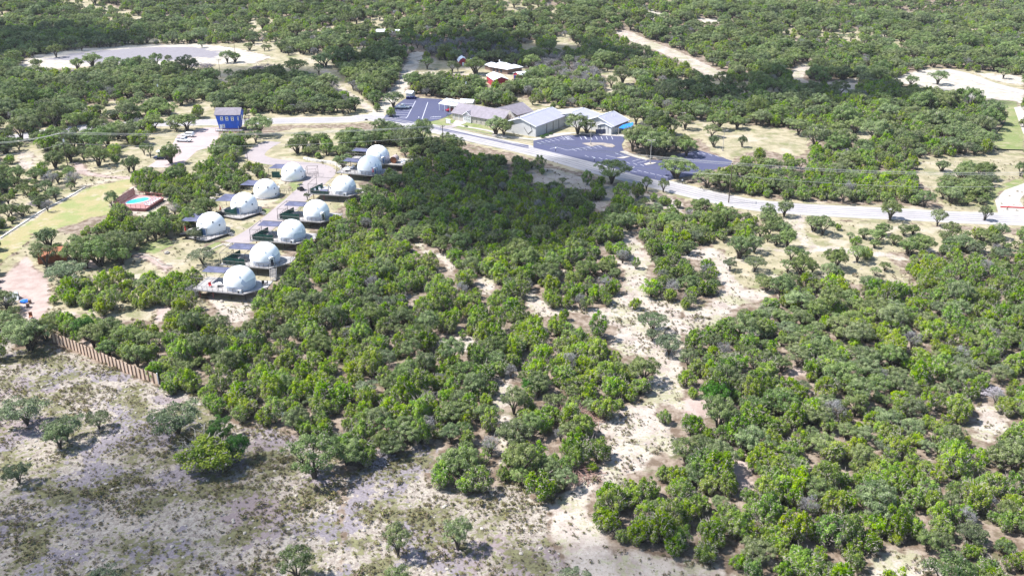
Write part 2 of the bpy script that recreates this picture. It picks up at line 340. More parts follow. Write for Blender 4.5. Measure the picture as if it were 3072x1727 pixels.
# ------------------------------------------------------------------ land cover: (crop, outline, tree density, oak share, ground type)
Z = [
 # far woodland openings
 ('6', [(1290,140),(1420,130),(1850,160),(2080,215),(2000,240),(1700,215),(1500,190),(1330,180)], .45, .6, 'dry'),
 ('6', [(1450,-20),(2300,-20),(2576,20),(2576,110),(2200,90),(1900,75),(1500,50)], .7, .5, None),
 ('6', [(680,45),(760,60),(775,80),(700,72)], 0, 0, 'white'), ('6', [(930,85),(1060,95),(1040,115),(960,105)], 0, 0, 'white'),
 ('6', [(420,340),(500,350),(610,370),(610,420),(520,470),(460,470),(500,400),(440,370)], .05, 1, 'dry'),
 ('6', [(50,225),(100,240),(140,260),(100,270),(60,262)], .1, 1, 'dry'), ('6', [(200,225),(240,160),(300,165),(290,200),(230,250),(200,250)], .1, 1, 'dry'),
 ('6', [(830,385),(880,390),(880,425),(840,420)], 0, 1, 'dry'),
 ('5', [(1250,100),(1300,90),(1330,150),(1400,160),(1300,170),(1260,150)], .3, 1, 'dry'),
 # upper left meadow
 ('5', [(880,215),(1380,215),(1620,270),(1750,380),(1900,560),(1990,600),(1880,600),(1300,640),(620,640),(640,600),(860,570),(870,540),(960,500),(1120,480),(1150,420),(1000,360),(620,350),(100,350),(95,310),(180,275),(400,240),(700,222)], .02, 1, 'dry'),
 ('5', [(1560,215),(1610,250),(1590,265),(1430,265),(1400,225),(1440,200)], 1, 1, None),
 ('5', [(1130,480),(1200,400),(1350,370),(1500,390),(1680,420),(1720,480),(1840,560),(1700,570),(1400,545),(1100,540),(1060,545)], 1, .8, None),
 ('5', [(620,330),(860,325),(990,345),(1080,390),(1130,440),(1110,480),(960,490),(860,400),(640,380)], .9, .7, None),
 ('5', [(1400,590),(1470,575),(1560,600),(1650,590),(1700,640),(1560,650),(1420,635)], .8, .3, None),
 ('5', [(1660,600),(1760,585),(1900,600),(1910,660),(1860,690),(1700,680)], 1, .5, None),
 ('5', [(1740,380),(1770,300),(1900,240),(2050,280),(2050,330),(2030,380),(1990,460),(1900,475),(1790,455)], 1.1, .9, None),
 # barn yard
 ('2', [(430,215),(640,215),(760,240),(1030,250),(1330,290),(1440,330),(1300,420),(1220,440),(1000,430),(900,370),(840,350),(700,345),(520,380),(440,390),(400,330)], .02, 1, 'dry'),
 ('2', [(2060,300),(2170,310),(2300,380),(2300,450),(2100,520),(2050,460),(2150,420)], .05, 1, 'dry'),
 # church grounds
 ('2', [(60,690),(200,560),(330,480),(420,540),(640,560),(760,560),(900,600),(1090,640),(1340,590),(1450,640),(1600,630),(1850,640),(2120,660),(2290,740),(2290,900),(2180,1000),(2450,1080),(2575,1200),(2575,1330),(1400,1060),(1150,990),(700,920),(560,830),(330,790),(0,760)], 0, 0, 'dry'),
 ('2', [(480,765),(620,740),(700,705),(800,740),(1000,780),(1100,840),(1080,870),(850,820),(620,790)], 0, 0, 'lawn'),
 # right meadow
 ('6', [(830,640),(930,600),(1060,610),(1400,650),(1500,680),(1490,750),(1450,790),(1250,750),(1150,780),(1100,810),(1000,760),(950,700),(830,690)], .02, 1, 'dry'),
 ('6', [(1680,630),(1830,640),(1800,700),(1690,720)], .05, 1, 'dry'),
 ('6', [(1610,410),(1700,390),(1750,400),(1720,480),(1660,470)], 0, 1, 'white'),
 ('6', [(2070,335),(2160,340),(2576,370),(2576,839),(2100,839),(2040,790),(2200,775),(2430,760),(2440,690),(2380,700),(2440,650),(2480,580),(2420,530),(2330,505),(2180,500),(2170,460),(1930,410),(1940,380),(2060,350)], 0, 1, 'dry'),
 ('6', [(1920,385),(2060,350),(2160,350),(2576,460),(2576,520),(2400,495),(2180,480),(2150,445),(1960,420)], 0, 1, 'white'),
 ('6', [(2320,365),(2576,380),(2576,430),(2450,410)], 0, 1, 'white'),
 ('6', [(2440,500),(2540,510),(2576,670),(2576,760),(2440,755),(2400,700),(2470,620),(2490,560)], 0, 1, 'lawn'),
 ('d', [(1680,170),(1900,180),(2100,190),(2270,120),(2471,120),(2471,560),(2230,570),(1900,540),(1700,330)], .02, 1, 'dry'),
 ('d', [(2240,400),(2400,330),(2471,320),(2471,380),(2300,420),(2260,480),(2290,570),(2200,560),(2210,460)], 0, 1, 'lawn'),
 ('d', [(1890,300),(2000,260),(2100,200),(2220,230),(2300,320),(2250,370),(2200,470),(1890,460)], 1, 1, None),
 # scrub below the road
 ('d', [(380,500),(600,590),(900,580),(1130,640),(1400,620),(1650,650),(2100,700),(2471,740),(2471,860),(2000,860),(1500,860),(1530,960),(1400,1100),(750,1040),(650,1180),(300,1100),(300,900),(200,830),(260,700),(450,800),(560,650)], .42, .92, 'dry'),
 ('d', [(300,900),(560,880),(740,900),(740,1060),(640,1130),(420,1110),(300,1000)], .05, 1, 'dry'),
 ('d', [(790,560),(950,560),(900,660),(1000,800),(1080,840),(760,830),(820,700)], .06, 1, 'dry'),
 ('d', [(1410,930),(1530,930),(1600,1000),(1700,1090),(1450,1070)], .1, 1, 'dry'),
 ('e', [(1300,0),(1560,10),(1850,110),(2100,160),(2400,230),(2471,260),(2471,330),(2100,240),(1850,170),(1700,160),(1400,120)], .15, .5, 'sand'),
 ('e', [(1900,130),(1990,130),(1960,250),(1900,300),(1950,330),(1850,310),(1780,255),(1880,240)], 0, 1, 'sand'),
 # sandy clearing and tracks
 ('e', [(2010,400),(2060,440),(2180,560),(2190,640),(2130,660),(2040,560)], .1, 1, 'sand'),
 ('e', [(1830,545),(1910,560),(1960,650),(2080,700),(2210,720),(2230,820),(2220,930),(2471,960),(2471,1380),(2380,1400),(2200,1360),(2080,1370),(1950,1290),(1990,1200),(1980,1160),(1900,1120),(1750,1060),(1640,1050),(1420,1100),(1400,1060),(1340,1000),(1330,900),(1400,890),(1440,960),(1540,1010),(1640,1010),(1900,1030),(1960,950),(2040,920),(2050,760),(2020,720),(1960,640),(1860,590)], 0, 1, 'sand'),
 ('d', [(0,1240),(60,1270),(140,1280),(200,1230),(290,1130),(260,1000),(200,860),(290,840),(300,1000),(350,1080),(420,1120),(650,1120),(590,1200),(480,1220),(350,1280),(300,1350),(200,1400),(0,1448)], 0, 1, 'sand'),
 ('e', [(2070,555),(2180,590),(2250,640),(2260,700),(2200,725),(2090,710)], 0, 1, 'sand'),
 ('d', [(0,790),(120,830),(200,850),(200,930),(110,915),(0,905)], .15, 1, 'sand'),
 ('e', [(500,560),(560,540),(640,600),(820,660),(830,720),(790,790),(750,700),(700,660),(600,620)], 0, 1, 'sand'),
 ('e', [(960,800),(1060,790),(1120,830),(1080,900),(1040,930),(990,870)], 0, 1, 'sand'),
 ('e', [(1560,750),(1620,740),(1640,790),(1570,800)], 0, 1, 'sand'), ('e', [(440,920),(520,920),(520,1000),(470,960)], 0, 1, 'sand'),
 ('e', [(600,1240),(700,1260),(900,1220),(970,1250),(960,1340),(720,1320),(640,1290)], 0, 1, 'sand'),
 ('b', [(900,230),(1030,250),(1010,420),(900,470),(870,400),(930,330)], 0, 1, 'sand'),
 ('b', [(940,480),(1000,500),(1000,700),(960,780),(930,650)], 0, 1, 'sand'),
 ('b', [(490,620),(590,600),(600,700),(520,700),(430,760),(400,720)], 0, 1, 'sand'),
 ('b', [(1620,50),(1720,80),(1860,130),(2040,0),(2040,450),(1900,420),(1880,480),(2040,640),(2040,690),(1900,720),(1840,760),(1700,880),(1660,930),(1540,880),(1490,980),(1480,1080),(1560,1180),(1640,1290),(1800,1290),(2000,1330),(2040,1448),(2040,1800),(1400,1800),(1200,1448),(1250,990),(1370,930),(1400,850),(1560,790),(1580,700),(1600,640),(1540,610),(1500,560),(1560,500),(1660,430),(1800,400),(1850,330),(1860,220),(1890,150),(1700,110)], 0, 1, 'sand'),
 ('b', [(0,860),(190,760),(300,740),(500,640),(600,700),(520,720),(520,830),(560,900),(640,920),(720,930),(860,950),(940,930),(960,850),(1000,860),(1090,900),(1100,960),(1140,1000),(1260,990),(1240,1200),(1400,1448),(1500,1900),(0,1900)], 0, 1, 'field'),
 ('a', [(0,0),(60,0),(100,90),(320,60),(940,310),(1180,320),(1200,390),(1300,470),(1420,540),(1560,540),(1740,600),(1800,620),(2040,740),(2060,1500),(2060,1900),(-900,1900),(-900,0)], 0, 1, 'field'),
 ('c', [(1750,420),(1920,420),(1950,560),(1840,660),(1750,620)], 0, 1, 'sand'),
 ('c', [(1130,1290),(1400,1290),(1560,1400),(1600,1448),(1150,1448)], 0, 1, 'sand'), ('c', [(0,1350),(200,1370),(300,1448),(0,1448)], 0, 1, 'sand'),
 ('c', [(250,820),(350,700),(420,760),(420,850),(380,940),(280,850)], 0, 1, 'pink'), ('c', [(600,190),(740,190),(750,240),(650,250)], 0, 1, 'pink'),
 ('c', [(0,380),(200,390),(260,470),(100,500),(0,480)], .05, 1, 'pink'),
 # land around the domes
 ('1', [(0,0),(260,0),(600,0),(880,20),(1250,-60),(1980,-40),(2000,90),(2250,130),(2290,300),(1960,420),(1850,480),(1840,640),(1620,760),(1560,790),(1390,860),(1350,1000),(1100,1160),(1100,1350),(1050,1448),(0,1448)], 0, 1, 'dry'),
 ('3', [(0,400),(600,300),(1200,200),(1950,200),(2080,300),(2050,450),(1800,620),(1340,720),(1300,830),(820,840),(0,1340)], .5, .85, 'dry'),
 ('3', [(-60,150),(130,190),(140,300),(-60,340)], .1, 1, 'dry'),
 ('3', [(1450,330),(1750,290),(2060,280),(2060,480),(1990,560),(1800,640),(1420,700),(1300,750),(820,740),(800,640),(960,610),(1050,640),(1180,560),(1230,470),(1400,440)], 0, 1, 'dry'),
 ('3', [(180,500),(330,500),(310,640),(190,690)], 0, 1, 'sand'),
 ('3', [(700,590),(800,610),(860,690),(1050,730),(1340,740),(1330,765),(1050,750),(830,725),(730,700)], 0, 1, 'pink'),
 ('3', [(0,1330),(820,840),(1310,750),(1290,850),(1600,880),(1600,1050),(1350,1080),(1100,1090),(900,1130),(450,1280),(300,1390),(290,1448),(0,1448)], 0, 1, 'drygreen'),
 ('3', [(600,960),(830,860),(1000,800),(1100,830),(900,960),(700,1100),(300,1330),(100,1400),(40,1380),(300,1180)], 0, 1, 'drygreen'),
 ('3', [(1060,1000),(1280,830),(1600,860),(1640,980),(1560,1100),(1380,1120),(1100,1080)], 0, 1, 'sand'),
 ('4', [(-40,0),(500,0),(1310,0),(1700,0),(2200,0),(2300,200),(2000,560),(2060,700),(1880,740),(1720,800),(1500,860),(1000,800),(700,780),(500,870),(520,920),(900,1080),(560,1000),(380,880),(-40,900)], 0, 1, 'dry'),
 ('4', [(-60,-60),(330,-60),(290,60),(180,160),(0,290),(-60,330)], 0, 1, 'drygreen'),
 ('4', [(-40,480),(250,220),(330,330),(450,400),(480,560),(470,700),(400,870),(240,860),(180,650),(-40,600)], 0, 1, 'pink'),
 ('4', [(780,260),(960,250),(960,330),(800,330)], 0, 1, 'pink'),
 ('4', [(1240,190),(1400,190),(1530,240),(1600,300),(1680,320),(1600,370),(1500,300),(1400,240),(1260,220)], 0, 1, 'pink'),
 ('4', [(1330,100),(1640,30),(1680,110),(1500,190),(1330,180)], 0, 1, 'lawn'),
 ('4', [(1500,860),(1520,700),(1640,690),(1720,800)], 0, 1, 'pink'), ('4', [(1960,560),(2500,560),(2450,700),(2400,850),(2100,760)], 0, 1, 'sand'),
 ('4', [(640,770),(720,760),(700,860),(640,850)], 0, 1, 'pink'),
 ('1', [(940,280),(1000,290),(900,330),(920,300)], 0, 1, 'lawn'), ('1', [(890,720),(1040,710),(960,790),(860,790)], 0, 1, 'lawn'),
 ('1', [(1180,470),(1390,470),(1330,530),(1200,560)], 0, 1, 'lawn'), ('1', [(1040,660),(1180,600),(1150,640),(1060,680)], 0, 1, 'lawn'),
 ('1', [(380,1080),(520,1030),(560,1070),(480,1130),(400,1160)], 0, 1, 'lawn'),
 # groves put back
 ('1', [(450,120),(560,50),(860,10),(880,100),(800,170),(680,200),(620,250),(760,270),(920,290),(940,370),(800,440),(780,500),(620,520),(500,480),(380,430),(240,330),(400,250)], 1.5, .15, None),
 ('1', [(0,300),(140,310),(250,350),(350,430),(490,530),(480,600),(420,650),(430,760),(250,790),(160,850),(0,930)], 1.5, .25, None),
 ('1', [(1255,140),(1310,60),(1500,30),(1590,80),(1580,140),(1400,190),(1300,170)], 1.1, .5, None),
 ('1', [(1640,150),(1750,60),(1900,70),(1970,30),(2200,0),(2000,90),(1900,180),(1750,270),(1700,290),(1640,190)], 1.1, .8, None),
 ('3', [(1300,720),(1460,690),(1700,620),(1830,650),(1960,720),(2100,840),(1960,930),(1700,860),(1480,850),(1400,860),(1300,830)], 1.5, .1, None),
 ('3', [(1120,1040),(1300,1040),(1340,1120),(1560,1010),(1700,900),(1960,940),(2040,1080),(1900,1110),(1800,1230),(1580,1260),(1350,1330),(1100,1200),(1160,1120)], 1.2, .3, None),
 ('4', [(300,150),(480,30),(900,0),(1310,60),(1310,120),(1220,200),(1100,230),(900,240),(700,260),(540,250),(420,270),(340,240)], .9, 1, None),
 ('4', [(430,350),(640,310),(830,380),(880,480),(700,500),(500,520),(440,450)], .9, 1, None),
 ('4', [(480,560),(700,480),(960,420),(1000,330),(1200,350),(1450,420),(1900,370),(1950,560),(1900,600),(1850,690),(1480,640),(1200,640),(960,690),(820,640),(560,660)], 1.7, .05, None),
 ('4', [(400,720),(600,720),(640,840),(620,900),(400,900)], 1, .8, None),
 ('4', [(-60,580),(130,640),(240,800),(220,930),(-60,950)], 1.2, .9, None),
 ('4', [(490,900),(640,790),(760,850),(900,830),(1000,830),(1250,830),(1500,880),(1700,800),(1880,730),(2080,760),(2230,800),(2400,870),(2450,720),(2574,600),(2574,1600),(1560,1500),(1540,1300),(1300,1190),(1000,1080),(760,1000),(560,930)], 1.15, .35, None),
 ('4', [(2060,760),(2200,740),(2420,720),(2400,850),(2250,860),(2120,830)], .1, 1, 'sand'),
 ('4', [(700,990),(800,1000),(900,1080),(840,1080)], 0, 0, 'pink'),
]
ZP = [(P3(k, p), dens, oak, g) for k, p, dens, oak, g in Z]
# ------------------------------------------------------------------ linear features (world polylines)
def line(k, pts): return smooth([C(k, *p) for p in pts])
road_c = smooth([C('5', -500, 800), C('5', 0, 705), C('5', 300, 655), C('5', 620, 628), C('5', 900, 618), C('5', 1250, 610), C('5', 1500, 605), C('5', 1760, 600), C('2', 60, 722),
                 C('2', 600, 822), C('2', 1000, 912), C('2', 1500, 1025), C('2', 2000, 1165), C('2', 2570, 1305), C('d', 400, 498), C('d', 800, 542),
                 C('d', 1200, 566), C('d', 1600, 584), C('d', 2000, 606), C('d', 2471, 622), C('d', 3100, 650)])
lane_c = line('1', [(1030, 78), (930, 130), (850, 205), (920, 250), (1150, 290), (1380, 325), (1480, 385), (1420, 480), (1300, 590), (1130, 740), (960, 880), (780, 1000), (640, 1060)])
dirt_c = line('2', [(440, 165), (390, 260), (330, 400), (260, 500), (140, 640), (70, 700)])
two_c = line('5', [(1620, 340), (1700, 430), (1800, 500), (1885, 575)])
fardirt1 = line('6', [(1300, -30), (1400, 12), (1540, 38), (1720, 52), (1900, 62), (2150, 72)])
fardirt2 = line('6', [(560, 160), (660, 210), (780, 255), (900, 310), (1040, 380)])
fardirt3 = line('6', [(1500, 322), (1450, 350), (1435, 400), (1560, 420), (1640, 415)])
fardirt4 = line('6', [(200, -20), (260, 0), (330, 20)])
farroad_c = line('6', [(2170, 350), (2270, 372), (2400, 420), (2576, 462), (2800, 500)])
yardtrk_c = line('2', [(440, 335), (700, 345), (900, 350), (1020, 355), (1260, 350)])
scrub_trk = line('d', [(900, 560), (850, 620), (830, 680), (880, 760), (960, 830), (1080, 830), (1250, 860), (1500, 880), (1560, 900)])
scrub_trk2 = line('d', [(500, 830), (700, 840), (900, 850), (960, 830)])
island_trk = line('d', [(190, 850), (260, 900), (290, 1000), (350, 1090), (410, 1150), (330, 1230), (200, 1290), (60, 1350)])
strip_line = line('3', [(0, 1335), (250, 1170), (450, 1045), (620, 960), (820, 842)])
PATHS = [(dirt_c, 3.4), (two_c, 2.0), (fardirt1, 7.0), (fardirt2, 5.5), (fardirt3, 3.5), (fardirt4, 5.0), (yardtrk_c, 2.0), (scrub_trk, 1.8), (scrub_trk2, 1.3), (island_trk, 2.3)]
park_r = [C('f', *p) for p in [(0,430),(160,415),(330,383),(560,375),(860,375),(1010,400),(985,440),(960,480),(975,540),(1040,575),(1250,645),(1430,655),(1560,585),(1800,545),(1980,600),(2160,660),(2140,705),(1800,800),(1400,885),(1230,850),(700,688),(0,515)]]
park_l = [C('2', *p) for p in [(130,745),(165,700),(255,610),(330,560),(450,553),(640,562),(700,600),(735,690),(690,712),(610,742),(480,766),(330,770)]]
park_strip = [C('2', *p) for p in [(560,800),(700,825),(900,868),(1100,905),(1250,940),(1390,960),(1390,985),(1250,960),(1000,900),(700,845),(560,812)]]
park_h = [C('3', *p) for p in [(1960,268),(2110,262),(2110,350),(2065,440),(1900,490),(1780,600),(1600,650),(1410,650),(1500,590),(1640,470),(1715,335),(1800,310)]]
loopdrive = [C('d', *p) for p in [(2290,600),(2260,480),(2330,410),(2471,360),(2560,360),(2560,440),(2471,440),(2440,480),(2471,540),(2560,560),(2560,640)]]
court = [C('6', *p) for p in [(2525,540),(2576,530),(2650,560),(2650,700),(2572,672)]]

# ------------------------------------------------------------------ ground sheet
us = np.concatenate([[-30, -12, -5, -2.5, -1.4, -1.0], np.linspace(-0.8, 0.8, 560), [1.0, 1.4, 2.5, 5, 12, 30]])
ys = [-900.0, -300.0, -100.0, 0.0, 40.0, 70.0]
y = 85.0
while y < 930:
    ys.append(y); y += min(max(0.2, y * y / (FPX * CAMH) * 1.15), 4.0)
ys += [960, 1000, 1060, 1150, 1300, 1600, 2200, 3500, 7000, 14000]
ys = np.array(ys)
UU, YY = np.meshgrid(us, ys)
XX = UU * np.maximum(YY, 90.0)
gx, gy = XX.ravel(), YY.ravel()
gz = hgt(gx, gy)
ny, nx = XX.shape
ii = (np.arange(ny - 1)[:, None] * nx + np.arange(nx - 1)[None, :]).ravel()
quads = np.stack([ii, ii + 1, ii + nx + 1, ii + nx], 1)
def np_mesh(name, V, Q, mats=(), fattr=None, vattr=None, midx=None):
    me = bpy.data.meshes.new(name)
    me.vertices.add(len(V)); me.vertices.foreach_set('co', np.asarray(V, np.float32).ravel())
    k = Q.shape[1]
    me.loops.add(Q.size); me.loops.foreach_set('vertex_index', Q.ravel().astype(np.int32))
    me.polygons.add(len(Q)); me.polygons.foreach_set('loop_start', np.arange(0, Q.size, k, dtype=np.int32))
    me.polygons.foreach_set('loop_total', np.full(len(Q), k, np.int32))
    for m in mats: me.materials.append(m)
    if midx is not None: me.polygons.foreach_set('material_index', midx.astype(np.int32))
    for d, dom in ((fattr, 'FACE'), (vattr, 'POINT')):
        for n, a in (d or {}).items():
            t = 'INT' if a.dtype.kind == 'i' else 'FLOAT'
            at = me.attributes.new(n, t, dom); at.data.foreach_set('value', a.astype(np.int32 if t == 'INT' else np.float32))
    me.update(calc_edges=True); me.validate()
    return me
GT = ['sand', 'dry', 'lawn', 'pink', 'field', 'white', 'drygreen']
mask = {g: np.full(len(gx), -50.0) for g in GT}
def apply_poly(mk, x, yv, wp, g):
    xs_ = [p[0] for p in wp]; ys_ = [p[1] for p in wp]
    m = 8.0
    s = (x > min(xs_) - m) & (x < max(xs_) + m) & (yv > min(ys_) - m) & (yv < max(ys_) + m)
    if not s.any(): return
    d = sdf(x[s], yv[s], wp)
    for t in GT:
        cur = mk[t][s]
        mk[t][s] = np.maximum(cur, d) if t == g else np.minimum(cur, -d)
for poly, dens, oak, g in ZP:
    wp = [W(px / 3, py / 3) for px, py in poly]
    if g: apply_poly(mask, gx, gy, wp, g)
sel = (gy > 80) & (gy < 950)
for ln, hw in PATHS:
    d = hw - segdist(gx[sel], gy[sel], ln, False)
    mask['sand'][sel] = np.maximum(mask['sand'][sel], d)
mask['white'][sel] = np.maximum(mask['white'][sel], 3.6 - segdist(gx[sel], gy[sel], dirt_c, False)); mask['sand'][sel] = np.minimum(mask['sand'][sel], segdist(gx[sel], gy[sel], dirt_c, False) - 3.6)
d = 1.0 - segdist(gx[sel], gy[sel], strip_line, False)
mask['sand'][sel] = np.maximum(mask['sand'][sel], d)
d = 8.0 - segdist(gx[sel], gy[sel], road_c, False)
mask['dry'][sel] = np.maximum(mask['dry'][sel], d)
gapf = lambda x, y: np.sin(x * .031 + 2.1 * np.sin(y * .017)) * np.sin(y * .037 + 1.9 * np.sin(x * .019))
fs = gy > 330
mask['dry'][fs] = np.maximum(mask['dry'][fs], (gapf(gx[fs], gy[fs]) - .62) * 22)
q_c = [C('5', *p) for p in [(95,325),(180,275),(400,243),(700,224),(1000,218),(1180,240),(1370,285),(1280,318),(1100,322),(850,326),(620,332),(420,335),(130,362)]]
apply_poly(mask, gx, gy, q_c, 'white')
quarry = sdf(gx, gy, [C('5', *p) for p in [(200,300),(400,262),(700,236),(960,232),(1130,262),(1100,290),(850,302),(600,312),(400,316)]])
vat = {g: np.clip(mask[g] / 6.0, -1, 1).astype(np.float32) for g in GT}
vat['quarry'] = np.clip(quarry / 12.0, -1, 1).astype(np.float32)
def ground_mat():
    m, nt, b = new_mat('ground')
    co = nd(nt, 'TexCoord').outputs['Object']
    nA = noise(nt, co, 0.55, 5.0, 0.62); nB = noise(nt, co, 0.09, 4.0, 0.6, (50, 20, 0)); nC = noise(nt, co, 2.4, 3.0, 0.6, (9, 3, 0))
    nD = noise(nt, co, 0.035, 3.0, 0.55, (200, 80, 0)); nE = noise(nt, co, 0.25, 4.0, 0.65, (15, 90, 0)); nF = noise(nt, co, 0.14, 4.0, 0.6, (315, 190, 0))
    # soil and juniper litter below the trees
    litter = mixc(nt, (0.128, 0.093, 0.067), (0.256, 0.205, 0.163), step_(nt, nA, 0.38, 0.62))
    litter = mixc(nt, litter, (0.083, 0.090, 0.038), math_(nt, 'MULTIPLY', step_(nt, nE, 0.52, 0.68), 0.7))
    # open sandy soil
    nG = noise(nt, co, 1.1, 4.0, 0.65, (70, 33, 0)); nH = noise(nt, co, 5.5, 2.0, 0.6, (5, 3, 0))
    sand = mixc(nt, (0.285, 0.235, 0.205), (0.385, 0.335, 0.29), step_(nt, nE, 0.36, 0.6))
    sand = mixc(nt, sand, (0.46, 0.42, 0.37), math_(nt, 'MULTIPLY', step_(nt, nG, 0.52, 0.66), 0.6))
    sand = mixc(nt, sand, (0.23, 0.235, 0.115), math_(nt, 'MULTIPLY', step_(nt, math_(nt, 'ADD', math_(nt, 'MULTIPLY', nF, .55), math_(nt, 'MULTIPLY', nG, .45)), 0.49, 0.58), 0.6))
    sand = mixc(nt, sand, (0.15, 0.14, 0.08), math_(nt, 'MULTIPLY', step_(nt, nC, 0.54, 0.66), 0.6))
    # dry meadow grass
    dry = mixc(nt, (0.230, 0.205, 0.128), (0.333, 0.288, 0.198), step_(nt, nE, 0.38, 0.62))
    dry = mixc(nt, dry, (0.141, 0.154, 0.064), math_(nt, 'MULTIPLY', step_(nt, nF, 0.50, 0.68), 0.75))
    dry = mixc(nt, dry, (0.371, 0.320, 0.256), math_(nt, 'MULTIPLY', step_(nt, nB, 0.54, 0.66), 0.8))
    dry = mixc(nt, dry, (0.109, 0.102, 0.051), math_(nt, 'MULTIPLY', step_(nt, nC, 0.56, 0.72), 0.5))
    drg = mixc(nt, (0.29, 0.25, 0.13), (0.215, 0.235, 0.095), step_(nt, nF, 0.42, 0.60))
    drg = mixc(nt, drg, (0.36, 0.30, 0.22), math_(nt, 'MULTIPLY', step_(nt, math_(nt, 'ADD', math_(nt, 'MULTIPLY', nB, .6), math_(nt, 'MULTIPLY', nA, .4)), 0.53, 0.60), 0.8))
    drg = mixc(nt, drg, (0.14, 0.145, 0.065), math_(nt, 'MULTIPLY', step_(nt, nC, 0.54, 0.68), 0.5))
    lawn = mixc(nt, (0.20, 0.21, 0.095), (0.155, 0.19, 0.070), step_(nt, nF, 0.38, 0.62))
    lawn = mixc(nt, lawn, (0.27, 0.24, 0.15), math_(nt, 'MULTIPLY', step_(nt, nE, 0.50, 0.64), 0.8))
    lawn = mixc(nt, lawn, (0.11, 0.13, 0.05), math_(nt, 'MULTIPLY', step_(nt, nA, 0.52, 0.64), 0.45))
    pink = mixc(nt, (0.282, 0.211, 0.186), (0.358, 0.288, 0.256), step_(nt, nE, 0.35, 0.62))
    white = mixc(nt, (0.30, 0.265, 0.22), (0.40, 0.365, 0.31), step_(nt, nE, 0.35, 0.6))
    white = mixc(nt, white, (0.179, 0.166, 0.192), math_(nt, 'MULTIPLY', step_(nt, math_(nt, 'ADD', attr(nt, 'quarry'), math_(nt, 'MULTIPLY', math_(nt, 'SUBTRACT', nB, 0.5), 2.4)), -0.1, 0.25), 0.85))
    # rocky field: cream rubble, mauve-grey gravel sheets, olive grass
    fld = mixc(nt, (0.206, 0.172, 0.147), (0.336, 0.298, 0.252), step_(nt, nG, 0.38, 0.60))
    fld = mixc(nt, fld, (0.126, 0.105, 0.084), math_(nt, 'MULTIPLY', step_(nt, nC, 0.53, 0.66), 0.65))
    fld = mixc(nt, fld, (0.403, 0.370, 0.319), math_(nt, 'MULTIPLY', step_(nt, nH, 0.56, 0.66), 0.6))
    grey = mixc(nt, (0.160, 0.139, 0.151), (0.218, 0.193, 0.206), step_(nt, nC, 0.38, 0.62))
    grey = mixc(nt, grey, (0.227, 0.172, 0.160), math_(nt, 'MULTIPLY', step_(nt, nD, 0.50, 0.62), 0.6))
    gk = math_(nt, 'ADD', math_(nt, 'ADD', math_(nt, 'MULTIPLY', nB, 0.66), math_(nt, 'MULTIPLY', nA, 0.24)), math_(nt, 'MULTIPLY', nC, 0.10))
    fld = mixc(nt, fld, grey, step_(nt, gk, 0.505, 0.522))
    og = mixc(nt, (0.063, 0.059, 0.029), (0.139, 0.139, 0.055), step_(nt, nG, 0.35, 0.65))
    ok = math_(nt, 'ADD', math_(nt, 'MULTIPLY', nF, 0.58), math_(nt, 'MULTIPLY', nG, 0.42))
    fld = mixc(nt, fld, og, math_(nt, 'MULTIPLY', step_(nt, ok, 0.496, 0.545), 0.85))
    c = litter
    wob = math_(nt, 'ADD', math_(nt, 'MULTIPLY', math_(nt, 'SUBTRACT', nA, 0.5), 0.9), math_(nt, 'MULTIPLY', math_(nt, 'SUBTRACT', nE, 0.5), 1.3))
    for g, colr in (('dry', dry), ('drygreen', drg), ('field', fld), ('white', white), ('lawn', lawn), ('pink', pink), ('sand', sand)):
        k = step_(nt, math_(nt, 'ADD', attr(nt, g), math_(nt, 'MULTIPLY', wob, 0.9 if g in ('dry', 'field', 'white') else 0.55)), -0.07, 0.12)
        c = mixc(nt, c, colr, k)
    nt.links.new(c, b.inputs['Base Color'])
    b.inputs['Roughness'].default_value = 0.95
    b.inputs['Specular IOR Level'].default_value = 0.1
    bn = nd(nt, 'Bump', None, Height=math_(nt, 'ADD', nA, math_(nt, 'MULTIPLY', nC, 0.4)), Strength=0.5, Distance=0.35)
    nt.links.new(bn.outputs[0], b.inputs['Normal'])
    return m
gme = np_mesh('ground', np.stack([gx, gy, gz], 1), quads, [ground_mat()], vattr=vat)
gme.polygons.foreach_set('use_smooth', np.ones(len(quads), bool))
ground = bpy.data.objects.new('ground', gme); COL.objects.link(ground)
tag(ground, kind='structure')

# ------------------------------------------------------------------ paved sheets
def sheet(name, wp, z, m, thick=0.0):
    mb = MB()
    if thick: mb.prism([(p[0], p[1]) for p in wp], z - thick, z)
    else: mb.add([(p[0], p[1], z + float(hgt(p[0], p[1]))) for p in wp], [tuple(range(len(wp)))])
    o = mb.build(name, m)
    if not thick and o.data.polygons[0].normal.z < 0: o.data.flip_normals()
    return tag(o, kind='structure')
def strip(name, ln, hw, z, m, na=4):
    V, F = [], []
    for i, p in enumerate(ln):
        a = ln[max(i - 1, 0)]; b_ = ln[min(i + 1, len(ln) - 1)]
        t = Vector((b_[0] - a[0], b_[1] - a[1])).normalized(); n = Vector((-t.y, t.x))
        h = hw[i] if isinstance(hw, list) else hw
        for k in range(na + 1):
            q = n * (h * (2 * k / na - 1))
            x, yv = p[0] + q.x, p[1] + q.y
            V.append((x, yv, float(hgt(x, yv)) + z))
    for i in range(len(ln) - 1):
        for k in range(na):
            a = i * (na + 1) + k; F.append((a + 1, a, a + na + 1, a + na + 2))
    return tag(MB().add(V, F).build(name, m), kind='structure')
def dens(pts, step=3.0):
    out = [pts[0]]
    for a, b_ in zip(pts[:-1], pts[1:]):
        n = max(1, int((b_ - a).length / step))
        for k in range(1, n + 1): out.append(a.lerp(b_, k / n))
    return out
strip('road', dens(road_c), 5.2, 0.04, M['road'])
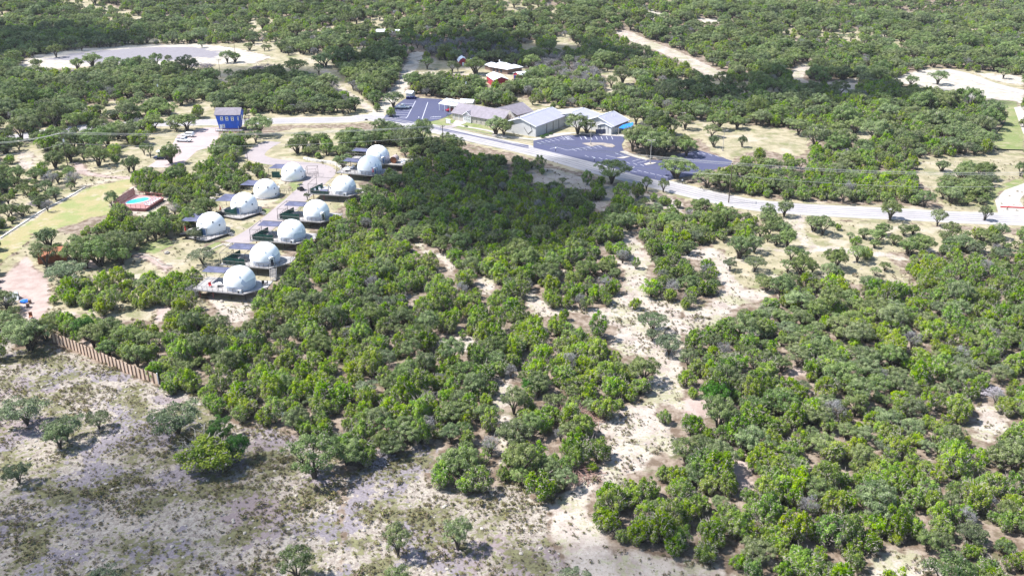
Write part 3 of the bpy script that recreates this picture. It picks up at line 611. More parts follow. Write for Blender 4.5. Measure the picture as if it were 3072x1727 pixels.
def wheel_tracks():
    m = mat('road_wheel_path', (0.265, 0.25, 0.265), 0.9, 0.14, 0.25)
    for off in (-2.6, -0.9, 1.0, 2.7):
        ln = dens(road_c); out = []
        for i, p in enumerate(ln):
            a = ln[max(i - 1, 0)]; b_ = ln[min(i + 1, len(ln) - 1)]
            t = Vector((b_[0] - a[0], b_[1] - a[1])).normalized()
            out.append(Vector((p[0] - t.y * off, p[1] + t.x * off, 0)))
        strip('road_marking', out, 0.33, 0.055, m, 1)
wheel_tracks()
lw = [3.4 + (2.4 * math.exp(-((i - 33) / 6.0) ** 2)) for i in range(len(lane_c))]
strip('lane', lane_c, lw, 0.03, M['lane'])
strip('road', dens(farroad_c), 4.0, 0.05, M['road'])
sheet('parking_pavement', park_r, 0.05, M['asphalt'])
sheet('parking_pavement', park_l, 0.05, M['asphalt'])
sheet('parking_pavement', park_strip, 0.046, M['asphalt'])
sheet('parking_pavement', park_h, 0.032, M['pinkgravel'])
sheet('driveway', loopdrive, 0.052, M['concrete'])
sheet('pavement', court, 0.052, M['concrete'])
sheet('path', [C('2', *p) for p in [(770,740),(840,742),(850,770),(790,790),(740,770)]], 0.06, M['concrete'])
sheet('path', [C('2', *p) for p in [(620,795),(760,785),(800,790),(720,815),(640,815)]], 0.058, M['lane'])
strip('path', line('2', [(720, 775), (850, 800), (1050, 835), (1150, 870), (1300, 895), (1480, 905), (1700, 855), (1900, 862), (2240, 880)]), 0.9, 0.064, M['concrete'], 1)
sheet('pavement', [C('f', *p) for p in [(0,425),(40,410),(230,365),(340,355),(440,372),(330,380),(160,412),(0,440)]], 0.10, M['concrete'], 0.1)
sheet('pavement', [C('f', *p) for p in [(680,362),(860,362),(1040,385),(1000,402),(860,374),(680,374)]], 0.10, M['concrete'], 0.1)
sheet('pavement', [C('f', *p) for p in [(530,470),(640,462),(760,466),(860,480),(890,500),(860,515),(800,510),(740,490),(690,490),(630,505),(590,492)]], 0.16, M['islandgravel'], 0.13)
sheet('pavement', [C('f', *p) for p in [(940,560),(1000,552),(1100,600),(1200,625),(1270,645),(1230,652),(1130,628),(1060,608),(1000,585)]], 0.16, M['rock'], 0.13)
sheet('pavement', [C('f', *p) for p in [(900,628),(1000,612),(1050,615),(980,635)]], 0.16, M['concrete'], 0.13)
sheet('pavement', [C('f', *p) for p in [(1200,695),(1260,678),(1340,680),(1300,695),(1230,706)]], 0.16, M['concrete'], 0.13)
def stripes(k, segs, wd=0.10, name='parking_marking'):
    for a, b_ in segs:
        p, q = C(k, *a), C(k, *b_)
        t = (q - p).normalized(); n = Vector((-t.y, t.x, 0)) * wd
        mb = MB().add([p + n + Vector((0, 0, .062)), p - n + Vector((0, 0, .062)), q - n + Vector((0, 0, .062)), q + n + Vector((0, 0, .062))], [(0, 1, 2, 3)])
        o = mb.build(name, M['paint'])
        if o.data.polygons[0].normal.z < 0: o.data.flip_normals()
        tag(o, kind='structure')
seg = []
for i in range(7): seg.append(((30 + i * 50, 455 - i * 9), (85 + i * 50, 475 - i * 9)))
for i in range(9): seg.append(((385 + i * 58 if i > 1 else 300 + i * 40, 390 + (4 if i > 4 else 0)), (415 + i * 56 if i > 1 else 345 + i * 40, 428)))
seg += [((330, 392), (430, 392)), ((345, 428), (445, 430)), ((345, 395), (375, 428)), ((360, 392), (400, 428)), ((375, 392), (425, 428)), ((550, 393), (580, 427)), ((580, 427), (640, 430))]
seg += [((370, 545), (640, 500)), ((640, 500), (720, 490)), ((255, 510), (370, 545)), ((180, 530), (250, 510))]
for i in range(8): seg.append(((420 + i * 55, 530 - i * 7), (470 + i * 55, 552 - i * 7)))
for i in range(9): seg.append(((560 + i * 75, 600 + i * 12), (600 + i * 75, 618 + i * 12)))
seg += [((710, 668), (800, 652)), ((780, 690), (870, 672)), ((930, 730), (1040, 712)), ((940, 738), (1120, 782)), ((1060, 745), (1100, 725)), ((1130, 680), (1230, 660)), ((1070, 665), (1160, 640)), ((890, 575), (990, 612)), ((790, 600), (900, 625))]
for i in range(6): seg.append(((1130 + i * 70, 760 + i * 16), (1180 + i * 70, 775 + i * 16)))
for i in range(5): seg.append(((1760 + i * 70, 560 + i * 12), (1800 + i * 70, 578 + i * 12)))
stripes('f', seg)
seg = [((420, 580), (350, 715)), ((350, 715), (335, 728)), ((335, 728), (200, 722)), ((525, 590), (475, 735))]
for i in range(7): seg.append(((300 - i * 12, 600 + i * 19), (405 - i * 9, 605 + i * 19)))
for i in range(5): seg.append(((545 + i * 20, 722 - i * 1), (575 + i * 16, 712)))
seg += [((540, 735), (640, 728)), ((560, 715), (640, 712))]
stripes('2', seg, 0.14)
# ------------------------------------------------------------------ buildings
def face_box(mb, side, hl, hw, a, z, wd, ht, out0, dp):
    if side == 'S': mb.box((a, -hw - out0, z), (wd, dp, ht))
    elif side == 'N': mb.box((a, hw + out0, z), (wd, dp, ht))
    elif side == 'W': mb.box((-hl - out0, a, z), (dp, wd, ht))
    else: mb.box((hl + out0, a, z), (dp, wd, ht))
def window(parent, side, hl, hw, a, z, wd=0.9, ht=1.3, fm='white', gm='glass', name='window'):
    f = MB(); face_box(f, side, hl, hw, a, z, wd, ht, 0.03, 0.08)
    w_ = f.build(name, M[fm], parent)
    for dz in ((-ht / 4, ht / 4) if ht < 1.8 else (-ht / 4, ht / 4)):
        g = MB(); face_box(g, side, hl, hw, a, z + dz, wd - 0.3, ht / 2 - 0.22, 0.075, 0.03)
        g.build('pane', M[gm], w_)
    return w_
def gable(name, r0, r1, half, ze, zr, wall, roof, label, cat, oh=0.45, trim=None, group=None, zb=0.0, half2=None):
    r0, r1 = Vector(r0[:2]), Vector(r1[:2])
    L = (r1 - r0).length; c = (r0 + r1) / 2; a = math.atan2((r1 - r0).y, (r1 - r0).x)
    o = empty(name, (c.x, c.y, zb), a, label, cat, group)
    hl = L / 2 - oh; hw = half - oh
    h2 = (half2 or half) - oh
    sl = (zr - ze) / half
    zw = ze + sl * oh - 0.12
    sl2 = (zr - ze) / (half2 or half)
    pent = [(-hw, 0), (h2, 0), (h2, ze + sl2 * oh - 0.12), (0, zr - 0.12), (-hw, zw)]
    vs = [(-hl, p[0], p[1]) for p in pent] + [(hl, p[0], p[1]) for p in pent]
    MB().add(vs, [tuple(range(5)), tuple(range(9, 4, -1))] + [((i + 1) % 5, i, i + 5, (i + 1) % 5 + 5) for i in range(5)]).build('wall', M[wall], o)
    rf = MB(); H = L / 2
    for s, hh, k in ((-1, half, ze), (1, half2 or half, ze)):
        vs = []
        for x in (-H, H):
            vs += [(x, 0, zr), (x, s * hh, k), (x, s * hh, k - 0.14), (x, 0, zr - 0.14)]
        fs = [(0, 1, 5, 4), (3, 7, 6, 2), (1, 2, 6, 5), (0, 3, 2, 1), (4, 5, 6, 7)]
        if s > 0: fs = [f[::-1] for f in fs]
        rf.add(vs, fs)
    rfo = rf.build('roof', M[roof], o)
    if trim:
        t = MB()
        for x in (-H - .03, H + .03):
            t.path([(x, -half, ze - .05), (x, 0, zr - .05), (x, half2 or half, ze - .05)], 0.09)
        t.tube((-H, 0, zr + .03), (H, 0, zr + .03), 0.1, n=5)
        t.build('trim', M[trim], rfo)
    return o, hl, hw, h2
def perp_half(r0, r1, e):
    d = (Vector(r1[:2]) - Vector(r0[:2])).normalized(); v = Vector(e[:2]) - Vector(r0[:2])
    return abs(v.x * d.y - v.y * d.x)
# big hall with the tall cross
zr, ze = 6.4, 4.1
r0, r1, e0 = C('i', 0, 190, zr), C('i', 540, 0, zr), C('i', 265, 335, ze)
hall, hl, hw, h2 = gable('church_hall', r0, r1, perp_half(r0, r1, e0), ze, zr, 'offwhite', 'roofgrey', 'large off-white hall with pale metal roof and tall black cross before its gable', 'church hall', 0.5, 'roofwhite')
for x in (-hl * .3, hl * .12, hl * .5):
    g = MB(); face_box(g, 'S', hl, hw, x, 1.7, 0.18, 3.4, 0.05, 0.12); g.build('downpipe', M['black'], hall)
g = MB(); g.path([(-hl - .06, -hw + 5.2, 2.9), (-hl - .06, -hw + 3.4, 0.7), (-hl - .06, -hw + 1.6, 2.3), (-hl - .06, -hw + 2.4, 4.3)], 0.09); g.build('frame_line', M['black'], hall)
# middle building
zr, ze = 5.6, 3.2
r0, r1, e0 = C('i', 850, 100, zr), C('i', 1040, 25, zr), C('i', 1230, 300, ze)
r1 = r0 + (r1 - r0) * 1.15
bc, hl, hw, h2 = gable('church_building', r0, r1, perp_half(r0, r1, e0), ze, zr, 'offwhite', 'roofgrey', 'grey-roofed church wing half hidden behind the dark oak, between two larger roofs', 'church building', 0.5, 'roofwhite')
window(bc, 'W', hl, hw, -1.5, 1.6, 1.0, 1.4)
r0, r1, e0 = C('i', 1300, 165, 5.8), C('i', 1570, 65, 5.8), C('i', 1550, 335, 3.1)
bd, hl, hw, h2 = gable('church_building', r0, r1, perp_half(r0, r1, e0), 3.1, 5.8, 'offwhite', 'roofgrey', 'grey-roofed church building beside the bright blue shade sail', 'church building', 0.5, 'roofwhite')
for k in range(7):
    window(bd, 'S', hl, hw, -hl + 1.6 + k * 1.75, 1.5, 1.2, 1.5, 'white', 'blueglass')
g = MB(); face_box(g, 'S', hl, hw, 0.3, 2.5, 2 * hl - 2, 0.35, 0.06, 0.14); g.build('fascia', M['bluebin'], bd)
for vx, vy in ((1.0, -2.2), (2.2, -2.6), (-3.0, -1.4)):
    MB().tube((vx, vy, 4.5), (vx, vy, 5.9), 0.09).build('roof_vent', M['white'], bd)
g = C('i', 1410, 440, 0); g2 = C('i', 1410, 275, 4.1)
p0 = C('i', 1395, 300, 4.0); d_ = (r1 - r0).normalized()
an0 = Vector((g2.x, g2.y, 0)); an, hl, hw, h2 = gable('church_annex', an0, an0 + Vector((d_.x, d_.y, 0)) * 5.5, 3.3, 3.0, 4.1, 'offwhite', 'roofgrey', 'small white gabled church annex facing the parking lot behind a dark mesh fence', 'church annex', 0.3, 'roofwhite')
for a_ in (-1.6, 0.2, 1.8):
    q = MB(); face_box(q, 'W', hl, hw, a_, 1.5, 0.1, 2.9, 0.04, 0.08); q.build('pilaster', M['black'], an)
# long old church
zr, ze = 6.0, 2.9
r0, r1 = C('h', 640, 180, zr), C('h', 1650, 345, zr)
ch, hl, hw, h2 = gable('church', r0, r1, 5.6, ze, zr, 'cream', 'rooflav', 'long cream stone church with a lavender-brown shingle roof and slit windows', 'church', 0.5, 'cream')
for k, a_ in enumerate((-2.2, 0.0, 2.2, 4.4)):
    window(ch, 'S', hl, hw, a_, 1.5, 0.55, 1.7, 'cream', 'glass')
for a_ in (-hl + 1, -hl + 3.4): window(ch, 'S', hl, hw, a_, 1.6, 0.25, 2.2, 'white', 'glass', 'slit_window')
dv = (Vector(r1[:2]) - Vector(r0[:2])).normalized(); nv = Vector((dv.y, -dv.x))
pc = Vector(C('h', 785, 350, 4.6)[:2]); pf = pc - nv * 5.0
po, phl, phw, _ = gable('church_porch', pc, pf, 2.3, 2.8, 4.4, 'offwhite', 'rooflav', 'white gabled church porch with three tall windows facing the lawn', 'porch', 0.25, 'white')
for a_ in (-1.05, 0, 1.05): window(po, 'W', phl, phw, a_, 1.7, 0.75, 1.5, 'white', 'glass')
# crosses facade
fc = C('h', 1650, 345, 6.2); fo = empty('stone_gable', (fc.x, fc.y - 0.5, 0), math.atan2(dv.y, dv.x), 'cream stone gable wall bearing three dark crosses at the church roof end', 'stone gable')
V = [(-2.4, 0, 0), (2.4, 0, 0), (2.4, 0, 4.0), (0, 0, 6.4), (-2.4, 0, 4.0)]
MB().add([(x, -.25, z) for x, _, z in V] + [(x, .25, z) for x, _, z in V], [tuple(range(5)), tuple(range(9, 4, -1))] + [((i + 1) % 5, i, i + 5, (i + 1) % 5 + 5) for i in range(5)]).build('wall', M['cream'], fo)
for cx_, h_, z_ in ((0.1, 2.4, 3.9), (-1.3, 1.4, 3.3), (1.3, 1.4, 3.3)):
    MB().box((cx_, -.32, z_), (.2, .1, h_)).box((cx_, -.325, z_ + h_ * .18), (h_ * .5, .1, .2)).build('cross', M['brown'], fo)
r0, r1 = C('h', 1350, 290, 5.8), C('h', 1890, 165, 5.8)
gable('church_building', r0, r1, 6.5, 3.0, 5.8, 'cream', 'rooflav', 'lavender-brown shingle roofed wing behind the long stone church', 'church building', 0.5, 'cream')
# striped white porch canopy
pts = [C('h', 230, 195, 3.0), C('h', 390, 88, 4.4), C('h', 800, 160, 4.4), C('h', 550, 245, 3.0)]
c0 = sum(pts, Vector()) / 4; ca = empty('entrance_canopy', (c0.x, c0.y, 0), 0, 'white ribbed metal canopy on posts at the end of the church', 'canopy')
lp = [p - Vector((c0.x, c0.y, 0)) for p in pts]
MB().add([p for p in lp] + [p - Vector((0, 0, .15)) for p in lp], [(3, 2, 1, 0), (4, 5, 6, 7), (0, 1, 5, 4), (1, 2, 6, 5), (2, 3, 7, 6), (3, 0, 4, 7)]).build('roof', M['roofwhite'], ca)
for k in range(9):
    t = .15 + k * .085
    a_, b_ = lp[1].lerp(lp[2], t), lp[0].lerp(lp[3], t)
    MB().tube(a_.lerp(b_, .12) + Vector((0, 0, .04)), a_.lerp(b_, .62) + Vector((0, 0, .04)), .16, n=4).build('rib', M['roofgrey'], ca)
for p in (lp[0] * .93, lp[3] * .93, lp[0].lerp(lp[3], .35) * .9, lp[0].lerp(lp[3], .7) * .9):
    MB().tube((p.x, p.y, 0), (p.x, p.y, 2.9), .11).build('post', M['white'], ca)
MB().box((1.5, 1.6, 1.3), (6.5, 2.6, 2.5)).build('wall', M['offwhite'], ca)
c1 = C('h', 800, 130, 3.5)
gable('church_hall_annex', c1 + Vector((-3, 2.5, 0)), c1 + Vector((3, 1.0, 0)), 2.6, 2.6, 3.6, 'offwhite', 'roofwhite', 'small pale-roofed shed behind the ribbed white canopy', 'shed', .3)
# pump house
gable('storage_shed', C('n', 640, 275, 3.1), C('n', 640, 275, 3.1) + Vector((3.2, -1.2, 0)), 1.9, 2.3, 3.1, 'offwhite', 'roofwhite', 'little white shed with metal roof behind the row of dark blue bins', 'shed', .25, 'white')
# barns
def barn_end(o, hl, hw, side, zc, wm='white', w_=1.6, h_=2.0):
    g = MB(); face_box(g, side, hl, hw, 0, zc, w_, h_, .04, .08); g.build('door', M[wm], o)
r0 = C('j', 1405, 685, 4.8); r1 = C('j', 1210, 552, 4.8)
b1, hl, hw, h2 = gable('barn', r0, r1, 3.9, 3.4, 4.8, 'red', 'roofwhite', 'largest red barn with a white metal roof in the tree clearing', 'barn', .3, 'white')
for s in (-1, 1):
    MB().box((-hl - .03, s * hw, 1.6), (.22, .25, 3.3)).build('corner_trim', M['white'], b1)
r0 = C('j', 1790, 560, 4.3); r1 = C('j', 2200, 520, 4.3)
gable('barn', r0, r1, 3.6, 3.2, 4.3, 'red', 'roofwhite', 'low red barn with a wide white roof beside the dark water tank', 'barn', .3, 'white')
def gambrel(c, rz, L, wd, h, label):
    o = empty('barn', c, rz, label, 'barn', None)
    prof = [(-wd / 2, 0), (wd / 2, 0), (wd / 2, h * .55), (wd * .3, h * .85), (0, h), (-wd * .3, h * .85), (-wd / 2, h * .55)]
    n = 7
    MB().add([(-L / 2, a, b) for a, b in prof] + [(L / 2, a, b) for a, b in prof], [tuple(range(n)), tuple(range(2 * n - 1, n - 1, -1))] + [((i + 1) % n, i, i + n, (i + 1) % n + n) for i in range(n)]).build('wall', M['red'], o)
    rp = [(a * 1.06, b + .08) for a, b in prof[2:]]
    V = []; F = []
    for x in (-L / 2 - .25, L / 2 + .25):
        V += [(x, a, b) for a, b in rp] + [(x, a, b - .12) for a, b in rp]
    for i in range(4): F += [(i, i + 1, i + 11, i + 10), (i + 5, i + 15, i + 16, i + 6), (i, i + 5, i + 6, i + 1), (i + 10, i + 11, i + 16, i + 15)]
    MB().add(V, F).build('roof', M['roofwhite'], o)
    MB().box((-L / 2 - .05, 0, h * .33), (.08, wd * .22, h * .35)).build('door', M['white'], o)
    return o
p = C('j', 400, 400); gambrel((p.x, p.y + 3, 0), R_(100), 6.5, 4.6, 5.0, 'rounded red gambrel barn with white roof at the edge of the yard')
p = C('j', 640, 385); gambrel((p.x, p.y + 2, 0), R_(100), 4.0, 3.4, 3.6, 'smallest red gambrel shed peeking out behind the yard oak')
# ranch house: hipped white roofs
def hip(mb, cx_, cy_, L, wd, ze, zr, rz, z0=0):
    co, si = math.cos(rz), math.sin(rz)
    f = lambda x, y_, z: (cx_ + x * co - y_ * si, cy_ + x * si + y_ * co, z)
    a, b_ = L / 2, wd / 2; r = max(0.2, a - b_)
    V = [f(-a, -b_, ze), f(a, -b_, ze), f(a, b_, ze), f(-a, b_, ze), f(-r, 0, zr), f(r, 0, zr), f(-a, -b_, ze - .15), f(a, -b_, ze - .15), f(a, b_, ze - .15), f(-a, b_, ze - .15)]
    mb.add(V, [(0, 1, 5, 4), (1, 2, 5), (2, 3, 4, 5), (3, 0, 4), (0, 6, 7, 1), (1, 7, 8, 2), (2, 8, 9, 3), (3, 9, 6, 0), (9, 8, 7, 6)])
hp = C('j', 1520, 400, 3.5); ho = empty('ranch_house', (hp.x, hp.y, 0), 0, 'brown brick ranch house under a broad white hipped roof', 'house')
az = R_(-42)
mb = MB(); hip(mb, -1.0, 0, 13.5, 9.0, 3.0, 5.2, az); hip(mb, -6.8, 5.6, 8, 5.5, 2.95, 4.3, az); hip(mb, 4.2, .5, 7, 7, 2.9, 4.2, R_(40)); mb.build('roof', M['roofwhite'], ho)
mb = MB(); mb.box((-1.0, 0, 1.4), (12.0, 7.6, 2.8), az).box((-6.8, 5.6, 1.4), (6.8, 4.4, 2.79), az).box((4.2, .5, 1.38), (5.8, 5.8, 2.75), R_(40)); mb.build('wall', M['brown'], ho)
for k in range(3):
    p = Vector((math.cos(az), math.sin(az))) * (-3.5 + k * 2.6) + Vector((math.sin(az), -math.cos(az))) * 3.85 + Vector((-1, 0))
    MB().box((p.x, p.y, 1.5), (1.2, .12, 1.3), az).build('window', M['glass'], ho)
MB().tube((-3.2, 2.6, 4.2), (-3.2, 2.6, 6.0), .3).build('chimney', M['white'], ho)
# water tank
p = C('j', 1800, 770); t = empty('water_tank', p, 0, 'dark navy plastic water tank beside the low red barn', 'water tank')
MB().tube((0, 0, 0), (0, 0, 2.3), 1.35, n=20).build('body', M['bluebin'], t); MB().tube((0, 0, 2.3), (0, 0, 2.6), 1.3, .35, n=20).build('lid', M['bluebin'], t)
# far houses in the woods
for k, (x, y_, l_) in enumerate(((1810, 190, 'tiny pale roof of a far cabin among the woods'), (1900, 198, 'middle cabin with a white roof in the far woods'), (1970, 200, 'long low pale roof beside the far dead trees'))):
    p = C('5', x, y_); gable('cabin', (p.x - 3, p.y + 14, 0), (p.x + 3.5, p.y + 15, 0), 2.6, 3.0, 4.2, 'offwhite', 'roofwhite', l_, 'cabin', .3, None, None, p.z)
# blue tower house
bh = empty('blue_house', (-110.1, 344.2, 0.0), R_(1.5), 'cobalt blue two-storey house wider at the top with a mauve gable roof', 'house')
def flare(mb, z0, z1, a0, b0, a1, b1):
    V = [(-a0, -b0, z0), (a0 * .98, -b0, z0), (a0 * .98, b0, z0), (-a0, b0, z0), (-a1, -b1, z1), (a1, -b1, z1), (a1, b1, z1), (-a1, b1, z1)]
    mb.add(V, [(3, 2, 1, 0), (4, 5, 6, 7), (0, 1, 5, 4), (1, 2, 6, 5), (2, 3, 7, 6), (3, 0, 4, 7)])
mb = MB(); flare(mb, .5, 6.3, 3.75, 2.4, 4.75, 2.95)
for s in (-1, 1): mb.add([(s * 4.74, -2.94, 6.3), (s * 4.74, 2.94, 6.3), (s * 4.74, 0, 8.1)], [(0, 1, 2) if s > 0 else (2, 1, 0)])
mb.build('wall', M['blue'], bh)
mb = MB()
for s in (-1, 1):
    V = []
    for x in (-5.05, 5.05): V += [(x, 0, 8.4), (x, s * 3.4, 6.2), (x, s * 3.4, 6.0), (x, 0, 8.2)]
    fs = [(0, 1, 5, 4), (3, 7, 6, 2), (1, 2, 6, 5), (0, 3, 2, 1), (4, 5, 6, 7)]
    mb.add(V, [f[::-1] for f in fs] if s > 0 else fs)
mb.build('roof', M['rooflav'], bh)
def tilt_y(z): return -(2.4 + (z - .5) / 5.8 * .55)
for x, z, wd, ht in ((-2.35, 4.7, 1.05, 1.5), (-.35, 4.65, 1.05, 1.5), (1.75, 4.6, 1.05, 1.5), (-2.0, 1.75, .95, 1.4), (3.95, 4.7, .5, 1.4)):
    wo = MB().box((x, tilt_y(z) - .05, z), (wd, .12, ht)).build('window', M['white'], bh)
    for s in (-1, 1): MB().box((x, tilt_y(z) - .12, z + s * ht * .22), (wd * .5, .06, ht * .26)).build('pane', M['glass'], wo)
MB().box((-3.1, tilt_y(1.4) - .06, 1.45), (.85, .14, 1.85)).build('door', M['white'], bh)
MB().box((4.72, -.6, 4.6), (.12, .7, 2.1)).build('door', M['white'], bh)
MB().box((3.55, tilt_y(1.0) - .06, 1.1), (.18, .1, 1.2)).build('downpipe', M['white'], bh)
MB().box((.3, -3.7, .35), (10.2, 2.2, .18)).build('porch_floor', M['deck'], bh)
mb = MB(); mb.path([(-4.8, -4.7, 1.2), (5.3, -4.7, 1.2)], .05)
for k in range(12): mb.tube((-4.8 + k * .92, -4.7, .0), (-4.8 + k * .92, -4.7, 1.2), .05, n=4)
mb.build('railing', M['fencepost'], bh)
st = MB()
for k in range(11): st.box((5.1 + .12 * k, 2.4 - k * .38, 3.3 - k * .28), (1.3, .32, .08))
st.path([(5.0, 2.6, 4.3), (6.2, -1.8, 1.4)], .05).path([(6.6, 2.6, 4.3), (7.4, -1.8, 1.4)], .05)
st.box((5.7, 3.0, 3.4), (2.2, 1.4, .1)); st.tube((6.6, 3.4, 0), (6.6, 3.4, 4.4), .09).tube((4.9, 3.5, 0), (4.9, 3.5, 4.4), .09)
st.build('staircase', M['fencepost'], bh)
for k in range(7):
    MB().box((6.05 + .17 * k, -.1 - .2 * k, 1.55 - .1 * k), (.14, .08, 2.6 - .2 * k)).build('stair_slat', M['fencepost'], bh)

# ------------------------------------------------------------------ domes
TW = [0]
def dome(loc, rz, label, R=3.7, bay=(R_(-78), R_(62)), ports=(), door=None, doormat='glass', pr_=(.34, 'glass'), group='white geodesic dome tents'):
    o = empty('dome_tent', loc, rz, label, 'dome tent', group)
    src = MB().ico((0, 0, 0), 1.0, 2)
    hc = .35 * R
    TW[0] += 1; tw = Matrix.Rotation(.31 + TW[0] * .37, 3, 'Z') @ Matrix.Rotation(.55, 3, 'X')
    V = [tw @ Vector(v) for v in src.v]
    V = [v.normalized() for v in V]
    shell, pan = MB(), MB()
    for f in src.f:
        vs = [V[i] for i in f]
        c_ = sum(vs, Vector()) / 3
        if max(v.z for v in vs) < -.33: continue
        out = []
        for v in vs:
            z = max(v.z * R + hc, 0.0)
            k = 1.0
            if v.z * R + hc < 0: k = math.sqrt(max(.01, (1 - .35 ** 2) / max(.01, v.x ** 2 + v.y ** 2)))
            out.append((v.x * R * k, v.y * R * k, z))
        az_ = math.atan2(c_.y, c_.x)
        lim = .34 if -.95 < az_ < .25 else .05
        is_bay = bay and bay[0] < az_ < bay[1] and c_.z < lim
        (pan if is_bay else shell).add(out, [(0, 1, 2)])
    for mb_ in (shell, pan):
        uq = {}; nv_ = []; rm = []
        for v in mb_.v:
            kq = tuple(round(c, 3) for c in v)
            if kq not in uq: uq[kq] = len(nv_); nv_.append(v)
            rm.append(uq[kq])
        mb_.v = nv_; mb_.f = [tuple(rm[j] for j in f) for f in mb_.f]; mb_.f = [f for f in mb_.f if len(set(f)) == 3]
        for i, f in enumerate(mb_.f):
            a, b_, c_ = (Vector(mb_.v[j]) for j in f)
            if (b_ - a).cross(c_ - a).dot((a + b_ + c_) / 3 - Vector((0, 0, hc * .5))) < 0: mb_.f[i] = f[::-1]
    shell.build('cover', M['dome'], o, True)
    if pan.f: pan.build('bay_window', M['clear'], o)
    for az_, el_ in ports:
        d = Vector((math.cos(el_) * math.cos(az_), math.cos(el_) * math.sin(az_), math.sin(el_)))
        c_ = Vector((0, 0, hc)) + d * R * .965
        pr = MB().tube(c_, c_ + d * .16, pr_[0], pr_[0] * .94, 12).build('porthole', M['white'], o)
        MB().tube(c_ + d * .155, c_ + d * .20, pr_[0] * .7, pr_[0] * .7, 12).build('pane', M[pr_[1]], pr)
    if door:
        az_, wd, ht = door
        d = Vector((math.cos(az_), math.sin(az_), 0)); t = Vector((-d.y, d.x, 0))
        b0 = d * R * .80
        mb_ = MB(); c_ = b0 + d * (R * .11)
        mb_.box((c_.x, c_.y, ht / 2), (R * .3, wd, ht), az_)
        n = 6; V_ = []
        for x in (b0, b0 + d * R * .30):
            for k in range(n + 1):
                a = math.pi * k / n
                q = x + t * (math.cos(a) * wd * .56)
                V_.append((q.x, q.y, ht + math.sin(a) * .35))
        mb_.add(V_, [(k, k + 1, k + n + 2, k + n + 1) for k in range(n)])
        fr = mb_.build('door_frame', M['dome'], o)
        c_ = b0 + d * (R * .265); MB().box((c_.x, c_.y, ht * .47), (.08, wd * .62, ht * .8), az_).build('door', M[doormat], o)
        mb_ = MB()
        for s in (-1, 1):
            q = b0 + d * (R * .31) + t * (s * wd * .58); mb_.tube((q.x, q.y, 0), (q.x, q.y, ht + .1), .05, n=4)
        q0, q1 = b0 + d * (R * .31) - t * wd * .58, b0 + d * (R * .31) + t * wd * .58
        mb_.tube((q0.x, q0.y, ht + .1), (q1.x, q1.y, ht + .1), .05, n=4).build('awning_post', M['darksteel'], o)
    return o
def rail(mb, pts, h=1.0, step=1.3, mid=2, r=.035):
    for a, b_ in zip(pts[:-1], pts[1:]):
        a, b_ = Vector(a), Vector(b_); L = (b_ - a).length; n = max(1, round(L / step))
        mb.tube(a + Vector((0, 0, h)), b_ + Vector((0, 0, h)), r * 1.3, n=4)
        for k in range(1, mid + 1): mb.tube(a + Vector((0, 0, h * k / (mid + 1))), b_ + Vector((0, 0, h * k / (mid + 1))), r * .5, n=3)
        for k in range(n + 1):
            p = a.lerp(b_, k / n); mb.tube(p, p + Vector((0, 0, h)), r * 1.3, n=4)
def ac_unit(parent_loc, rz, label):
    o = empty('air_conditioner', parent_loc, rz, label, 'air conditioner', 'air conditioners on the dome decks')
    MB().box((0, 0, .33), (.9, .5, .66)).build('body', M['white'], o)
    MB().tube((-.1, -.25, .33), (-.1, -.29, .33), .24, n=14).build('fan_grille', M['darksteel'], o)
def chair(loc, rz, label, m='white', group='chairs on the dome decks'):
    o = empty('deck_chair', loc, rz, label, 'chair', group)
    MB().box((0, 0, .42), (.6, .6, .1)).build('seat', M[m], o)
    MB().box((0, .3, .75), (.6, .1, .6)).build('backrest', M[m], o)
    for sx in (-1, 1):
        for sy in (-1, 1): MB().tube((sx * .25, sy * .25, 0), (sx * .25, sy * .25, .4), .03, n=4).build('leg', M['darksteel'], o)
    return o
def table(loc, label, m='white', r=.6, group='round tables on the dome decks'):
    o = empty('round_table', loc, 0, label, 'table', group)
    MB().tube((0, 0, .7), (0, 0, .75), r, n=18).build('tabletop', M[m], o)
    MB().tube((0, 0, 0), (0, 0, .7), .05).build('leg', M['darksteel'], o)
    MB().tube((0, 0, 0), (0, 0, .04), r * .5, n=14).build('base', M['darksteel'], o)
def umbrella(loc, label, m='redcloth'):
    o = empty('patio_umbrella', loc, 0, label, 'umbrella', 'folded red umbrellas on the dome decks')
    MB().tube((0, 0, 0), (0, 0, 2.3), .03).build('pole', M['darksteel'], o)
    MB().tube((0, 0, .9), (0, 0, 2.3), .22, .06, 9).build('canopy', M[m], o)
    MB().tube((0, 0, 0), (0, 0, .08), .25, n=12).build('base', M['darksteel'], o)
NTH = ['nearest to the camera, lowest', 'second from the bottom', 'third from the bottom', 'fourth from the bottom', 'fifth from the bottom', 'second from the top', 'topmost']
# row on stilts
ZD = 2.3
rows = [  # centre pixel of base ring (crop '1' coordinates), details
 dict(p=(712, 1470), ac=1, stairs=0, scr=0, lab='lowest white dome of the stilted row, two chairs on its pointed deck corner'),
 dict(p=(955, 1232), ac=0, stairs=1, scr=1, door='glass', lab='white dome with a dark door above the deck stairs in the stilted row'),
 dict(p=(1212, 1002), ac=1, stairs=0, scr=1, lab='white dome third from the bottom of the stilted row, air conditioner in front'),
 dict(p=(1450, 802), ac=0, stairs=0, scr=1, door='glass', lab='white dome with a small dark door partly behind bright green trees'),
 dict(p=(1715, 558), ac=1, stairs=0, scr=2, lab='white dome beside the deck with white furniture and no shade cloth'),
 dict(p=(1962, 365), ac=0, stairs=0, scr=0, door='blueglass', lab='white dome with the folded red umbrella by its blue door'),
 dict(p=(2040, 262), ac=0, stairs=0, scr=0, door='blueglass', lab='topmost white dome with a blue door beside the barrel sauna'),
]
DECK_POLYS = []
